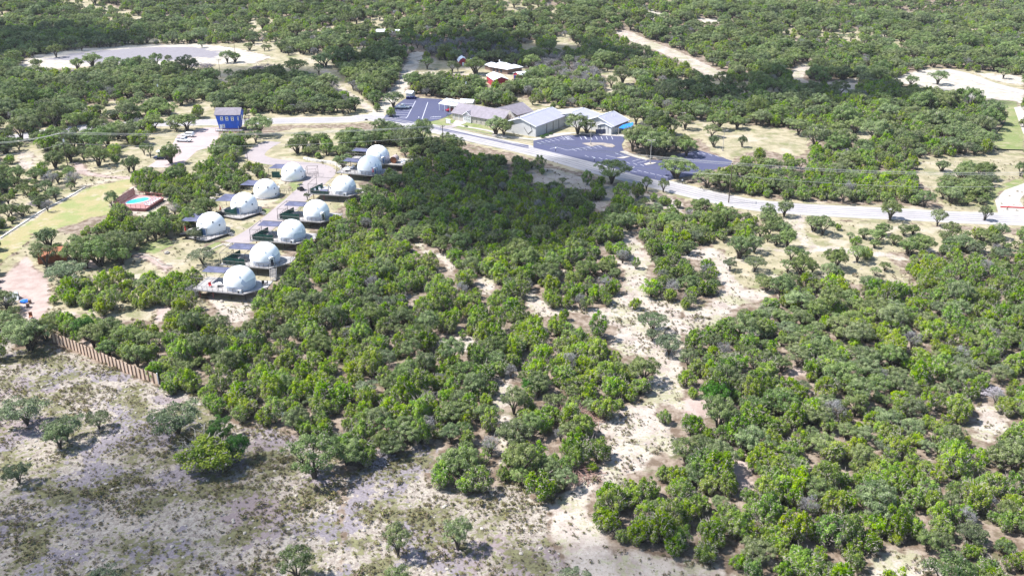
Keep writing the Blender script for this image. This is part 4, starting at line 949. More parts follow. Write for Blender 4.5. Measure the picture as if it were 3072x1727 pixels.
for i, q in enumerate(rows):
    c_ = C('1', q['p'][0], q['p'][1], ZD)
    rz = R_(-9 if i < 5 else -14)
    R = 3.65 if i < 5 else 4.0
    dome((c_.x, c_.y, ZD), rz, q['lab'], R, bay=(R_(-118), R_(10)), door=(R_(-42), 1.1, 2.0) if q.get('door') else None, doormat=q.get('door', 'glass'), ports=[(R_(-125), R_(32)), (R_(-62), R_(38))], pr_=(.2, 'vent'))
    dk = empty('dome_deck', (c_.x, c_.y, 0), rz, ['bare-fronted timber deck on stilts below the lowest dome', 'green-screened stilted deck with stairs at its corner', 'green-screened stilted deck third from the bottom', 'green-screened stilted deck half behind bright green trees',
               'stilted deck with white furniture and short green screen', 'stilted deck with railing below the dome with the red umbrella', 'deck around the topmost dome, beside the barrel sauna'][i], 'deck', 'raised decks under the domes')
    out = [(-10.2, -3.5), (2.6, -4.1), (6.4, .4), (6.2, 3.9), (-10.0, 3.9)]
    DECK_POLYS.append([Vector((c_.x, c_.y, 0)) + Vector((x * math.cos(rz) - y_ * math.sin(rz), x * math.sin(rz) + y_ * math.cos(rz), 0)) for x, y_ in out])
    MB().prism(out, ZD - .24, ZD - .01).build('floor', M['deck'], dk)
    for x in (-8.8, -5.6, -1.2, 2.2, 5.2):
        for y_ in (-2.6, 2.8):
            MB().tube((x, y_, 0), (x, y_, ZD - .2), .11, n=6).build('stilt', M['redwood'] if x < -5 else M['darksteel'], dk)
    rl = MB(); rail(rl, [(-10.1, 3.8, ZD), (-10.1, -3.4, ZD), (2.5, -4.0, ZD)] + ([(6.3, .4, ZD), (6.1, 3.8, ZD)] if i != 0 else []))
    rl.build('railing', M['darksteel'], dk)
    # pergola frame and shade cloth
    pf_ = MB(); zt = ZD + 2.9
    xs = (-10.0, -3.7)
    for x in xs:
        for y_ in (-3.3, 3.7): pf_.tube((x, y_, ZD), (x, y_, zt), .06, n=4)
    pf_.tube((-10, -3.3, zt), (-3.7, -3.3, zt), .06, n=4).tube((-10, 3.7, zt), (-3.7, 3.7, zt), .06, n=4).tube((-10, -3.3, zt), (-10, 3.7, zt), .06, n=4).tube((-3.7, -3.3, zt), (-3.7, 3.7, zt), .06, n=4)
    pf_.build('pergola_frame', M['darksteel'], dk)
    if i not in (4,):
        y0 = -.2 if i else .3
        nx_, ny_ = 9, 7; V = []
        for a in range(nx_):
            for b_ in range(ny_):
                u, v = a / (nx_ - 1), b_ / (ny_ - 1)
                V.append((-9.3 + u * 5.9, y0 + v * (3.8 - y0), zt - .05 - .35 * math.sin(math.pi * u) * math.sin(math.pi * v)))
        F = [(a * ny_ + b_, (a + 1) * ny_ + b_, (a + 1) * ny_ + b_ + 1, a * ny_ + b_ + 1) for a in range(nx_ - 1) for b_ in range(ny_ - 1)]
        top = MB().add(V, F); top.add([(x, y_, z - .03) for x, y_, z in V], [f[::-1] for f in F]); top.build('shade_cloth', M['shade'], dk)
    if q['scr']:
        h_ = 1.9 if q['scr'] == 1 else 1.1
        MB().box((-6.2, -3.42, ZD + h_ / 2 - .15), (4.9, .05, h_)).build('privacy_screen', M['green'], dk)
        MB().box((-8.75, .1, ZD + .65), (.05, 6.6, 1.3), R_(-14)).build('privacy_screen', M['green'], dk)
    if q['stairs']:
        s_ = MB()
        for k in range(9): s_.box((3.5 + k * .10, -3.9 - k * .27, ZD - .2 - k * .23), (1.5, .3, .06), R_(-12))
        s_.path([(2.75, -3.9, ZD + .9), (3.6, -6.3, .9)], .04).path([(4.3, -3.6, ZD + .9), (5.1, -6.0, .9)], .04)
        s_.path([(2.75, -3.9, ZD - .2), (3.6, -6.3, .1)], .05).path([(4.3, -3.6, ZD - .2), (5.1, -6.0, .1)], .05)
        s_.build('staircase', M['deck'], dk)
    f = lambda x, y_, z=ZD: (c_.x + x * math.cos(rz) - y_ * math.sin(rz), c_.y + x * math.sin(rz) + y_ * math.cos(rz), z)
    if q['ac']: ac_unit(f(1.4, -3.55), rz, 'white air conditioner on the deck edge of the ' + ('lowest stilted dome' if i == 0 else 'third stilted dome' if i == 2 else 'dome beside the white furniture'))
    if i in (0, 1, 2, 3):
        table(f(-4.9, -.6 if i else -.9), ['small round table with a red cushion', 'dark round table beside the stairs dome', 'dark round table on the third stilted deck', 'dark round table under the fourth shade cloth'][i], 'black' if i else 'white', .75)
        chair(f(-6.6, -1.5), R_(40) + rz, ['red cushioned chair on the lowest deck', 'dark chair on the deck with the stairs', 'dark chair on the third stilted deck', 'dark chair on the fourth stilted deck'][i], 'redcloth' if i == 0 else 'black')
    if i == 0:
        chair(f(5.0, 1.3), R_(20), 'first dark chair on the pointed deck corner beside the lowest dome', 'black')
        chair(f(5.6, 1.6), R_(-60), 'second dark chair on the pointed deck corner, at the very tip', 'black')
        chair(f(-5.9, .2), R_(200), 'blue-grey chair by the white table on the lowest deck', 'shade')
    if i == 4:
        for k, (x, y_) in enumerate(((-8.6, -1.9), (-7.6, -.3), (-6.2, .9), (-5.4, 2.4))):
            chair(f(x, y_), R_(30 * k), ['front white chair on the screened furniture deck', 'second white chair on the furniture deck', 'third white chair on the furniture deck by the dome', 'rear white chair on the furniture deck'][k], 'white')
        MB_o = MB().box((0, 0, .35), (2.4, 2.0, .7)).box((0, 0, .73), (2.2, 1.8, .08)); o = MB_o.build('hot_tub_cover', M['shade']); o.location = f(-5.6, -2.2); tag(o, 'flat dark square hot tub cover on the furniture deck', 'hot tub')
    if i == 5:
        table(f(-7.6, -1.4), 'large white round table on the railing deck by the red umbrella dome', 'white', 1.1)
        for k, (x, y_) in enumerate(((-8.0, 1.2), (-6.6, 1.0), (-6.8, 2.7))): chair(f(x, y_), R_(170), ['west white chair under the blue-grey shade', 'white chair against the dome under the shade', 'rear white chair in the deep shade'][k], 'white')
        umbrella(f(2.6, -3.5), 'folded crimson umbrella by the blue dome door', 'redcloth')
    if i == 6:
        sp = C('1', 2195, 290, 2.3); s = empty('barrel_sauna', (sp.x, sp.y + 1.5, 2.3), R_(-10), 'round-ended cedar barrel sauna beside the topmost dome', 'sauna')
        MB().tube((0, -1.3, 1.15), (0, 1.6, 1.15), 1.15, n=20, cap=False).build('shell', M['pinkgravel'], s); MB().tube((0, -1.2, 1.15), (0, -1.12, 1.15), 1.05, n=20).build('end_wall', M['orange'], s)
        MB().tube((0, 1.5, 1.15), (0, 1.4, 1.15), 1.08, n=20).build('end_wall', M['orange'], s)
        bb = empty('sauna_deck', (sp.x, sp.y, 0), R_(-14), 'yellowish board deck behind the barrel sauna', 'deck')
        MB().prism([(-3, -1), (4.5, -1), (4.5, 7), (-3, 7)], 2.0, 2.28).build('floor', M['cream'], bb)
        for x in (-2.6, 4.1):
            for y_ in (-.6, 6.6): MB().tube((x, y_, 0), (x, y_, 2.0), .12).build('stilt', M['darksteel'], bb)
        rl = MB(); rail(rl, [(4.4, -.9, 2.28), (4.4, 6.9, 2.28), (-2.9, 6.9, 2.28)]); rl.build('railing', M['darksteel'], bb)
        chair((sp.x + 2.6, sp.y - .2, 2.28), 0, 'white chair beside the barrel sauna door', 'white'); chair((sp.x + 3.4, sp.y + 1.2, 2.28), 1.0, 'white chair at the sauna deck railing', 'white')
        umbrella((sp.x + .3, sp.y + 5.0, 2.28), 'folded black umbrella on the yellowish board deck', 'black')
# row on the ground
left = [((438, 935), 'white dome with an arched door and four portholes, lowest of the upper lane row', 1), ((755, 735), 'white dome with an arched door, second from the bottom of the upper lane row', 1),
        ((962, 590), 'white dome with portholes and a fenced ramp, third of the upper lane row', 0), ((1222, 424), 'white dome beside the round metal cage, top of the upper lane row', 0)]
for i, (pp, lab, typ) in enumerate(left):
    z0 = .75 if typ else .35
    c_ = C('1', pp[0], pp[1], z0); R = 3.85 if typ else 3.7
    dome((c_.x, c_.y, z0), 0, lab, R, bay=None, ports=[(R_(-62), R_(32)), (R_(-28), R_(20)), (R_(-112), R_(30)), (R_(-25), R_(-8))] if not typ else [(R_(-62), R_(33)), (R_(-36), R_(16)), (R_(-118), R_(28))],
         door=(R_(-101), 1.6, 2.1) if typ else (R_(22), 1.2, 1.9), doormat='blueglass')
    dk = empty('dome_deck', (c_.x, c_.y, 0), 0, ['railed timber deck of the lowest ground-level dome', 'railed timber deck of the second ground-level dome', 'round base deck with ramp of the third ground-level dome', 'round base deck of the dome with the metal cage'][i], 'deck', 'low decks under the ground-level domes')
    if typ:
        out = [(-6.6, -3.9), (-1.2, -6.9), (.9, -7.4), (5.3, -1.4), (4.2, 2.8), (1.5, 4.0), (-4.2, 4.0), (-6.9, 1.2)]
    else:
        out = [(math.cos(a * .5236) * 4.1, math.sin(a * .5236) * 4.1) for a in range(12)]
    DECK_POLYS.append([Vector((c_.x + x, c_.y + y_, 0)) for x, y_ in out])
    MB().prism(out, z0 - .22, z0 - .01).build('floor', M['deck'], dk)
    MB().prism([(x * .93, y_ * .93) for x, y_ in out], .0, z0 - .23).build('skirt', M['darksteel'], dk)
    if typ:
        rl = MB(); rail(rl, [(-6.8, 1.0, z0), (-6.5, -3.8, z0), (-1.2, -6.8, z0), (.9, -7.3, z0), (5.0, -1.8, z0)], 1.0, 1.5); rl.build('railing', M['redwood'] if i == 9 else M['darksteel'], dk)
        MB().add([(-4.6, -4.3, z0), (-.9, -4.7, z0), (-.95, -4.6, z0 + 2.3), (-2.4, -4.4, z0 + 1.7), (-4.6, -4.2, z0 + 1.45)], [(0, 1, 2, 3, 4)]).add([(-4.6, -4.25, z0), (-.9, -4.65, z0), (-.95, -4.55, z0 + 2.3), (-2.4, -4.35, z0 + 1.7), (-4.6, -4.15, z0 + 1.45)], [(4, 3, 2, 1, 0)]).build('privacy_screen', M['green'], dk)
        s_ = MB()
        for k in range(4): s_.box((5.4 + k * .26, -1.7 - k * .12, z0 - .1 - k * .17), (.3, 1.3, .06), R_(-30))
        s_.tube((5.0, -2.4, z0), (5.0, -2.4, z0 + 1.5), .06).tube((5.2, -1.2, z0), (5.2, -1.2, z0 + 1.5), .06).build('steps', M['deck'], dk)
        umbrella((c_.x - 6.2, c_.y - 2.6, z0), 'folded red umbrella on the deck of the ' + ('lowest' if i == 0 else 'second') + ' ground-level dome')
        bx = MB().box((0, 0, .4), (2.6, 1.0, .8)); b_ = bx.build('hot_tub', M['black']); b_.location = (c_.x - 5.9, c_.y - 4.4, z0); tag(b_, 'dark tub at the deck tip of the ' + ('lowest' if i == 0 else 'second') + ' ground-level dome', 'hot tub')
    else:
        rl = MB(); rail(rl, [(4.0, .6, z0), (7.8, 1.6, z0 - .1)], 1.1, 1.1); rail(rl, [(3.8, 2.0, z0), (7.4, 3.2, z0 - .1)], 1.1, 1.1)
        if i == 3:
            for p, q_ in (((3.8, 1.0), (7.2, 1.6)), ((7.2, 1.6), (7.0, 5.4)), ((3.8, 1.0), (3.6, 5.0)), ((3.6, 5.0), (7.0, 5.4))):
                rl.tube((p[0], p[1], z0 + 2.4), (q_[0], q_[1], z0 + 2.4), .05, n=4).tube((p[0], p[1], 0), (p[0], p[1], z0 + 2.4), .05, n=4)
            rl.tube((7.0, 5.4, 0), (7.0, 5.4, z0 + 2.4), .05, n=4)
        rl.build('railing', M['darksteel'], dk)
    zt = z0 + 2.9
    sh = empty('shade_pergola', (c_.x, c_.y, 0), 0, ['blue-grey shade sail stretched behind the lowest ground-level dome', 'grey shade sail on thin posts behind the second ground-level dome', 'blue-grey shade roof beside the third ground-level dome', 'blue-grey shade roof over a green wall beside the top ground-level dome'][i], 'pergola', 'shade roofs beside the ground-level domes')
    A = [(-8.2, -.4), (-3.2, -.6), (-2.6, 5.8), (-7.2, 6.2)] if typ else [(-8.0, 0.8), (-3.4, .4), (-2.6, 5.5), (-6.8, 6.0)]
    V = []; n_ = 7
    for a in range(n_):
        for b_ in range(n_):
            u, v = a / (n_ - 1), b_ / (n_ - 1)
            x = (A[0][0] * (1 - u) + A[1][0] * u) * (1 - v) + (A[3][0] * (1 - u) + A[2][0] * u) * v
            y_ = (A[0][1] * (1 - u) + A[1][1] * u) * (1 - v) + (A[3][1] * (1 - u) + A[2][1] * u) * v
            V.append((x, y_, zt - .05 - .4 * math.sin(math.pi * u) * math.sin(math.pi * v)))
    F = [(a * n_ + b_, (a + 1) * n_ + b_, (a + 1) * n_ + b_ + 1, a * n_ + b_ + 1) for a in range(n_ - 1) for b_ in range(n_ - 1)]
    MB().add(V, F).add([(x, y_, z - .03) for x, y_, z in V], [f[::-1] for f in F]).build('shade_cloth', M['shade'], sh)
    for x, y_ in A: MB().tube((x, y_, 0), (x, y_, zt), .07, n=6).build('post', M['darksteel'], sh)
    if i == 3: MB().box((-5.6, .2, 1.3), (2.6, .1, 2.0)).build('green_wall', M['green'], sh)

# ------------------------------------------------------------------ pool deck
pd = empty('pool_deck', (-110.5, 251.5, 0), 0, 'red-stained timber deck with a turquoise pool and slatted fence', 'pool deck')
po = [(-5.2, -5.2), (4.3, -6.3), (5.9, 4.2), (-3.9, 6.9)]
PW = [Vector((-110.5 + x, 251.5 + y_, 0)) for x, y_ in po]
MB().prism(po, .75, 1.0).build('floor', M['reddeck'], pd)
MB().prism([(x * .96, y_ * .96) for x, y_ in po], 0, .74).build('skirt', M['redwood'], pd)
def oval(a, b_, rz, n=28, k=1.0):
    out = []
    for i in range(n):
        t = 2 * math.pi * i / n
        x, y_ = a * math.cos(t), b_ * math.sin(t)
        y_ *= 1 + .12 * math.cos(t); out.append((-.8 + x * math.cos(rz) - y_ * math.sin(rz), .8 + x * math.sin(rz) + y_ * math.cos(rz)))
    return out
MB().prism(oval(3.75, 2.3, R_(48)), 1.0, 1.07).build('coping', M['poolrim'], pd, False)
MB().prism(oval(3.45, 2.0, R_(48)), 1.04, 1.09).build('water', M['water'], pd)
fn = MB()
def slat_wall(mb, a, b_, z, h, n):
    a, b_ = Vector((*a, z)), Vector((*b_, z)); t = (b_ - a); rz = math.atan2(t.y, t.x)
    for k in range(n):
        p = a.lerp(b_, (k + .5) / n); mb.box((p.x, p.y, z + h / 2), (t.length / n * .72, .05, h), rz)
    for zz in (.1, h * .5, h - .05): c_ = (a + b_) / 2; mb.box((c_.x, c_.y, z + zz), (t.length, .09, .1), rz)
slat_wall(fn, (-5.1, -5.1), (-3.9, 6.8), 1.0, 2.2, 26); slat_wall(fn, (-5.15, -5.15), (-3.4, -5.4), 1.0, 1.6, 5)
fn.build('slatted_fence', M['redwood'], pd)
rl = MB(); rail(rl, [(-3.2, -5.4, 1), (4.2, -6.2, 1), (5.8, 4.1, 1), (-3.8, 6.8, 1)], 1.0, 1.4, 3, .045); rl.build('railing', M['redwood'], pd)
for k in range(6):
    lo = empty('sun_lounger', (-110.5 + 3.9 + .22 * k * .9, 251.5 - 3.6 + k * 1.15, 1.0), R_(175), 'white pool lounger in the row beside the red railing', 'lounger', 'white loungers lined up by the pool railing')
    MB().box((0, 0, .3), (1.5, .6, .1)).build('seat', M['white'], lo); MB().add([(.7, -.3, .32), (.7, .3, .32), (1.15, .3, .8), (1.15, -.3, .8), (.74, -.3, .25), (.74, .3, .25), (1.2, .3, .74), (1.2, -.3, .74)], [(0, 1, 2, 3), (7, 6, 5, 4), (0, 3, 7, 4), (1, 5, 6, 2), (3, 2, 6, 7)]).build('backrest', M['white'], lo)
    for sx in (-.6, .6):
        for sy in (-.25, .25): MB().tube((sx, sy, 0), (sx, sy, .28), .03, n=4).build('leg', M['darksteel'], lo)

# ------------------------------------------------------------------ board fence
fp = smooth([C('4', *p) for p in [(515, 1045), (700, 1115), (900, 1205), (1150, 1310), (1350, 1392), (1533, 1452)]], 12)
tot = [0]
for a, b_ in zip(fp[:-1], fp[1:]): tot.append(tot[-1] + (b_ - a).length)
def at_len(s):
    for i in range(len(fp) - 1):
        if tot[i + 1] >= s: return fp[i].lerp(fp[i + 1], (s - tot[i]) / (tot[i + 1] - tot[i]))
    return fp[-1]
NP = 28; fo = empty('board_fence', fp[0], 0, 'tall weathered cedar board fence stepping down the slope beside the rocky field', 'fence')
FENCE_LINE = fp
for k in range(NP):
    a, b_ = at_len(tot[-1] * k / NP) - fp[0], at_len(tot[-1] * (k + 1) / NP) - fp[0]
    t = b_ - a; rz = math.atan2(t.y, t.x); h = 2.25 + .12 * math.sin(k * 2.3); c_ = (a + b_) / 2
    mb = MB(); nb = 10
    for j in range(nb):
        p = a.lerp(b_, (j + .5) / nb); mb.box((p.x, p.y, h / 2), (t.length / nb * .95, .04, h + .03 * ((j * 7) % 3)), rz)
    mb.build('fence_panel', M['fence'], fo)
    q = a + Vector((t.y, -t.x, 0)).normalized() * .09
    MB().box((q.x, q.y, h / 2 + .1), (.13, .12, h + .2), rz).build('fence_post', M['fencepost'] if k else M['fencepost'], fo)
q = fp[-1] - fp[0]; MB().box((q.x, q.y, 1.2), (.16, .16, 2.5)).build('fence_post', M['white'], fo)

# ------------------------------------------------------------------ poles and wires
def pole(loc, h, label, arms=1, az=0.0, r=.17, fit=True):
    o = empty('utility_pole', loc, 0, label, 'utility pole', None)
    MB().tube((0, 0, 0), (0, 0, h), r, r * .65, 8).build('pole', M['wood'], o)
    for k in range(arms):
        z = h - .5 - k * 1.1; d = Vector((math.cos(az), math.sin(az), 0))
        MB().tube(-d * 1.3 + Vector((0, 0, z)), d * 1.3 + Vector((0, 0, z)), .08, n=4).build('crossarm', M['wood'], o)
        for s in (-1.2, 0 if k else .35, 1.2): MB().tube(d * s + Vector((0, 0, z + .05)), d * s + Vector((0, 0, z + .35)), .07, .04, 6).build('insulator', M['insul'], o)
    if fit: MB().tube((.35, 0, h - 3.2), (.35, 0, h - 2.2), .26, n=10).build('transformer', M['insul'], o)
    return Vector(loc)
PB = [C('3', -420, 735), C('3', 665, 682), C('2', 660, 1075), C('d', 332, 500), C('d', 2900, 560)]
HT = [11.5, 13.0, 11.8, 12.2, 12]
azs = [R_(80), R_(75), R_(60), R_(75), R_(80)]
labs = ['utility pole at the field edge beyond the frame', 'dark utility pole with doubled crossarms leaning over the left scrub path', 'dark utility pole rising from the trees opposite the church lawn', 'dark utility pole beside the paved road above the scrub', 'utility pole along the road past the gated drive']
for i in (1, 2, 3): pole(PB[i], HT[i], labs[i].replace('left ', ''), 2 if i == 1 else 1, azs[i], fit=(i == 1))
def wire(a, b_, sag, label, group):
    n = 20; pts = [a.lerp(b_, k / n) - Vector((0, 0, sag * 4 * (k / n) * (1 - k / n))) for k in range(n + 1)]
    o = MB().path(pts, .034, 4).build('power_line', M['wire']); return tag(o, label, 'power line', group)
for i in range(4):
    for k, s in enumerate((-1.2, .35, 1.2, 0)):
        f = lambda j: PB[j] + Vector((math.cos(azs[j]) * s, math.sin(azs[j]) * s, HT[j] - (.15 if k < 3 else 3.6)))
        seg_ = ['west of the tall double-armed pole', 'between the double-armed pole and the church lawn pole', 'between the church lawn pole and the road scrub pole', 'east of the pole in the road scrub'][i]
        wire(f(i), f(i + 1), 1.6 if k < 3 else 2.2, ('thin upper wire strung ' if k < 3 else 'lower single cable strung ') + seg_, 'upper wires ' + seg_ if k < 3 else None)
pole(C('5', 1110, 388), 9, 'slim dark pole standing in the upper meadow', 1, R_(20), .12, False)
pole(C('5', 1183, 268) + Vector((0, 0, 0)), 9, 'slim pole at the back edge of the upper meadow', 1, R_(20), .12, False)
pole(C('1', 787, 300), 9, 'pale slim pole at the edge of the pink lane', 0, 0, .1, False)
pole(C('5', 800, 500), 9, 'slim pole with white fittings rising out of the oak grove', 1, R_(20), .12, True)
pole(C('2', 285, 470), 8, 'slim pole beside the white dirt drive', 0, 0, .1, False)
pole(C('2', 850, 585), 11, 'pole with white transformers behind the ribbed canopy', 1, R_(10), .14, True)
def light_pole(loc, h, label, heads=2):
    o = empty('light_pole', loc, 0, label, 'light pole', None)
    MB().tube((0, 0, 0), (0, 0, .6), .28, n=10).build('base', M['concrete'], o)
    MB().tube((0, 0, .6), (0, 0, h), .11, .09, 8).build('pole', M['cream'], o)
    MB().tube((-.8, 0, h), (.8, 0, h), .06, n=6).build('arm', M['cream'], o)
    for s in ((-1, 1) if heads == 2 else (1,)): MB().box((s * .95, 0, h), (.8, .45, .18)).build('lamp_head', M['concrete'], o)
light_pole(C('f', 1268, 690), 8.2, 'cream parking light pole standing beside the big dark oak')
light_pole(C('f', 622, 482), 8.2, 'cream parking light pole in the kerbed island')
light_pole(C('f', 2055, 550), 7.5, 'thin light pole at the meadow edge beyond the asphalt', 1)
light_pole(C('f', 1610, 300), 6, 'light pole among oaks behind the big dark oak', 1)
def bollard(loc, label):
    o = empty('lamp_post', loc, 0, label, 'lamp post'); MB().tube((0, 0, 0), (0, 0, 1.1), .09).build('post', M['black'], o); MB().ico((0, 0, 1.35), .26, 1).build('globe', M['white'], o)
bollard(C('f', 243, 558), 'short dark lamp post with white top near the hall corner'); bollard(C('f', 662, 668), 'short dark lamp post with white top in mid parking edge'); bollard(C('f', 1616, 910), 'short lamp post on the grass verge past the asphalt'); bollard(C('2', 450, 748), 'short white-topped lamp post at the small parking entrance')
# cross sculpture at the hall
p = C('h', 1830, 775); o = empty('cross_sign', p, R_(0), 'black round cross emblem on a tall post before the hall gable', 'cross sign')
MB().tube((0, 0, 0), (0, 0, 6.4), .1).build('post', M['black'], o)
MB().tube((0, -.1, 5.1), (0, .1, 5.1), .85, n=20).build('disc', M['black'], o); MB().box((0, -.02, 5.1), (2.7, .12, .16)).box((0, -.02, 5.1), (.16, .125, 3.0)).build('cross', M['black'], o)
# church sign
p = C('2', 700, 772); o = empty('church_sign', p, R_(-25), 'white sign board with a red side on the church lawn', 'sign')
MB().box((0, 0, .9), (2.0, .35, 1.3)).build('board', M['white'], o); MB().box((-1.03, 0, .8), (.1, .4, 1.4)).build('side_panel', M['redpaint'], o); MB().box((0, 0, .12), (2.3, .7, .24)).build('base', M['cream'], o); MB().box((0, 0, 1.65), (2.2, .5, .12)).build('cap', M['white'], o)
# blue sail over the playground
p = C('i', 1780, 420); so = empty('shade_sail', (p.x, p.y, 0), 0, 'bright blue peaked shade sail beside the grey-roofed church building', 'shade sail')
a_, b_, c_, d2 = (C('i', 1650, 350, 3.0) - p), (C('i', 1890, 255, 4.6) - p), (C('i', 1885, 385, 2.9) - p), (C('i', 1720, 300, 3.6) - p)
def tri_sheet(mb, A, B, Cc, n=8, sag=.25):
    V = []; idx = {}
    for i in range(n + 1):
        for j in range(n + 1 - i):
            k = n - i - j; q = (A * i + B * j + Cc * k) / n; q = Vector((q.x, q.y, q.z - sag * 27 * i * j * k / n ** 3)); idx[(i, j)] = len(V); V.append(q)
    F = []
    for i in range(n):
        for j in range(n - i):
            F.append((idx[(i, j)], idx[(i + 1, j)], idx[(i, j + 1)]))
            if i + j < n - 1: F.append((idx[(i + 1, j)], idx[(i + 1, j + 1)], idx[(i, j + 1)]))
    mb.add(V, F); mb.add([v - Vector((0, 0, .03)) for v in V], [f[::-1] for f in F])
mb = MB(); tri_sheet(mb, a_, b_, c_); tri_sheet(mb, a_, b_, d2, 6, .1); mb.build('sail', M['sail'], so)
for q in (a_, b_, c_): MB().tube((q.x, q.y, 0), q, .1, n=8).build('post', M['cream'], so)
# playground clutter under the sail, dark mesh fence
for k, (x, y_, m_, l_) in enumerate(((1720, 455, 'brown', 'brown play table under the blue sail'), (1770, 462, 'white', 'white play bench at the front of the blue sail'), (1820, 430, 'navy', 'dark blue play block under the blue sail'), (1740, 400, 'black', 'black play frame at the back of the blue sail'), (1660, 400, 'pinkgravel', 'pinkish bench at the building side of the blue sail'))):
    q = C('i', x, y_); o = empty('play_table', q, 0, l_, 'play table'); MB().box((0, 0, .75), (1.3, .7, .08)).build('top', M[m_], o)
    for s in (-.5, .5): MB().box((s, 0, .35), (.08, .6, .7)).build('leg', M['darksteel'], o)
q0, q1 = C('i', 1265, 455), C('i', 1520, 450); o = empty('mesh_fence', q0, 0, 'low black mesh fence in front of the white annex', 'fence')
t = q1 - q0; MB().box((t.x / 2, t.y / 2, .95), (t.length, .05, 1.8), math.atan2(t.y, t.x)).build('mesh_panel', M['shade'], o)
for k in range(5): MB().tube(t * (k / 4), t * (k / 4) + Vector((0, 0, 2)), .05).build('fence_post', M['black'], o)
# wheelie bins
for k in range(7):
    q = C('n', 640 + k * 36 + (20 if k == 6 else 0), 520 - (k % 2) * 8); o = empty('waste_bin', q, R_(10), 'dark blue wheeled bin in the row before the little white shed', 'bin', 'dark blue bins before the white shed')
    MB().box((0, 0, .55), (.7, .75, 1.1), 0, (1.1, 1.1)).build('body', M['bluebin'], o); MB().box((0, 0, 1.14), (.8, .88, .08)).build('lid', M['bluebin'], o)
# kerb planter, hedge is added with the plants
q = [C('h', *p_) for p_ in [(1285, 830), (1320, 815), (1580, 870), (1590, 890), (1540, 895), (1290, 850)]]
c_ = sum(q, Vector()) / 6; o = MB().prism([(v.x - c_.x, v.y - c_.y) for v in q], 0, .45).build('stone_planter', M['cream']); o.location = (c_.x, c_.y, 0); tag(o, 'low stone kerbed planter around the twin oak by the hall', 'planter')
# low wall by the lane, wall beside the mown strip
def low_wall(name, pts, h, wd, m, label):
    a0 = pts[0]; o = empty(name, (a0.x, a0.y, 0), 0, label, 'wall')
    mb = MB(); q = random.Random(4)
    for a, b_ in zip(pts[:-1], pts[1:]):
        t = b_ - a; L = t.length; n = max(1, int(L / .8)); rz = math.atan2(t.y, t.x)
        for k in range(n):
            p_ = a.lerp(b_, (k + .5) / n) - a0; mb.box((p_.x, p_.y, h / 2), (L / n * 1.02, wd * q.uniform(.8, 1.15), h * q.uniform(.8, 1.15)), rz + q.uniform(-.08, .08), (.9, .85))
    mb.build('stonework', m, o); return o
low_wall('retaining_wall', line('1', [(1325, 245), (1430, 270), (1560, 285), (1650, 310), (1700, 350)]), .8, 1.0, M['palestone'], 'pale limestone retaining wall along the bend of the pink lane')
low_wall('stone_wall', strip_line, .28, .55, M['palestone'], 'long low pale stone wall along the mown strip')
low_wall('stone_edging', line('4', [(1240, 195), (1400, 210), (1500, 250), (1560, 300), (1660, 310)]), .25, .3, M['rock'], 'curved pale stone edging of the pink garden path')
# stepping stones
for k in range(11):
    p_ = C('r', 700 + k * 48, 1225 - k * 22); o = MB().prism([(-.35, -.25), (.4, -.3), (.35, .28), (-.3, .3)], 0, .12).build('stepping_stone', M['rock']); o.location = p_; o.rotation_euler.z = k * .3
    tag(o, 'pale flat stepping stone in the line leading up to the lane', 'stepping stone', 'stepping stones below the lowest ground-level dome')
# boulders
bl = [('1', 440, 640, 1.0, 'largest pale boulder at the corner of the juniper grove'), ('1', 480, 600, .8, 'pale boulder just above the largest one by the grove'), ('1', 420, 665, .7, 'lowest pale boulder beside the juniper grove'), ('1', 520, 520, .7, 'pale boulder below the second grove of junipers'), ('1', 560, 540, .6, 'small pale boulder nearer the third dome'),
      ('r', 1350, 1060, .8, 'pale boulder on the grass between the lane end and stepping stones'), ('r', 1260, 1040, .6, 'smaller pale boulder at the top of the stepping stones'), ('1', 600, 1090, .6, 'pale boulder by the lane end below the pergolas'), ('4', 1610, 190, .7, 'pale boulder on the green lawn patch'), ('j', 2050, 440, 1.2, 'far pale boulder in the small clearing'),
      ('3', 1150, 1270, .7, 'pale boulder between the oak groves below the pool'), ('q', 640, 830, .45, 'pale stone under the lowest stilted deck'), ('q', 1370, 950, .45, 'curved pale stone at the shade edge under the lowest deck')]
for k, x, y_, r, l_ in bl:
    p_ = C(k, x, y_); o = MB().ico((0, 0, r * .3), r, 2, .13, int(x), (1.2, .9, .6)).build('boulder', M['rock']); o.location = p_; o.rotation_euler.z = x; tag(o, l_, 'boulder')
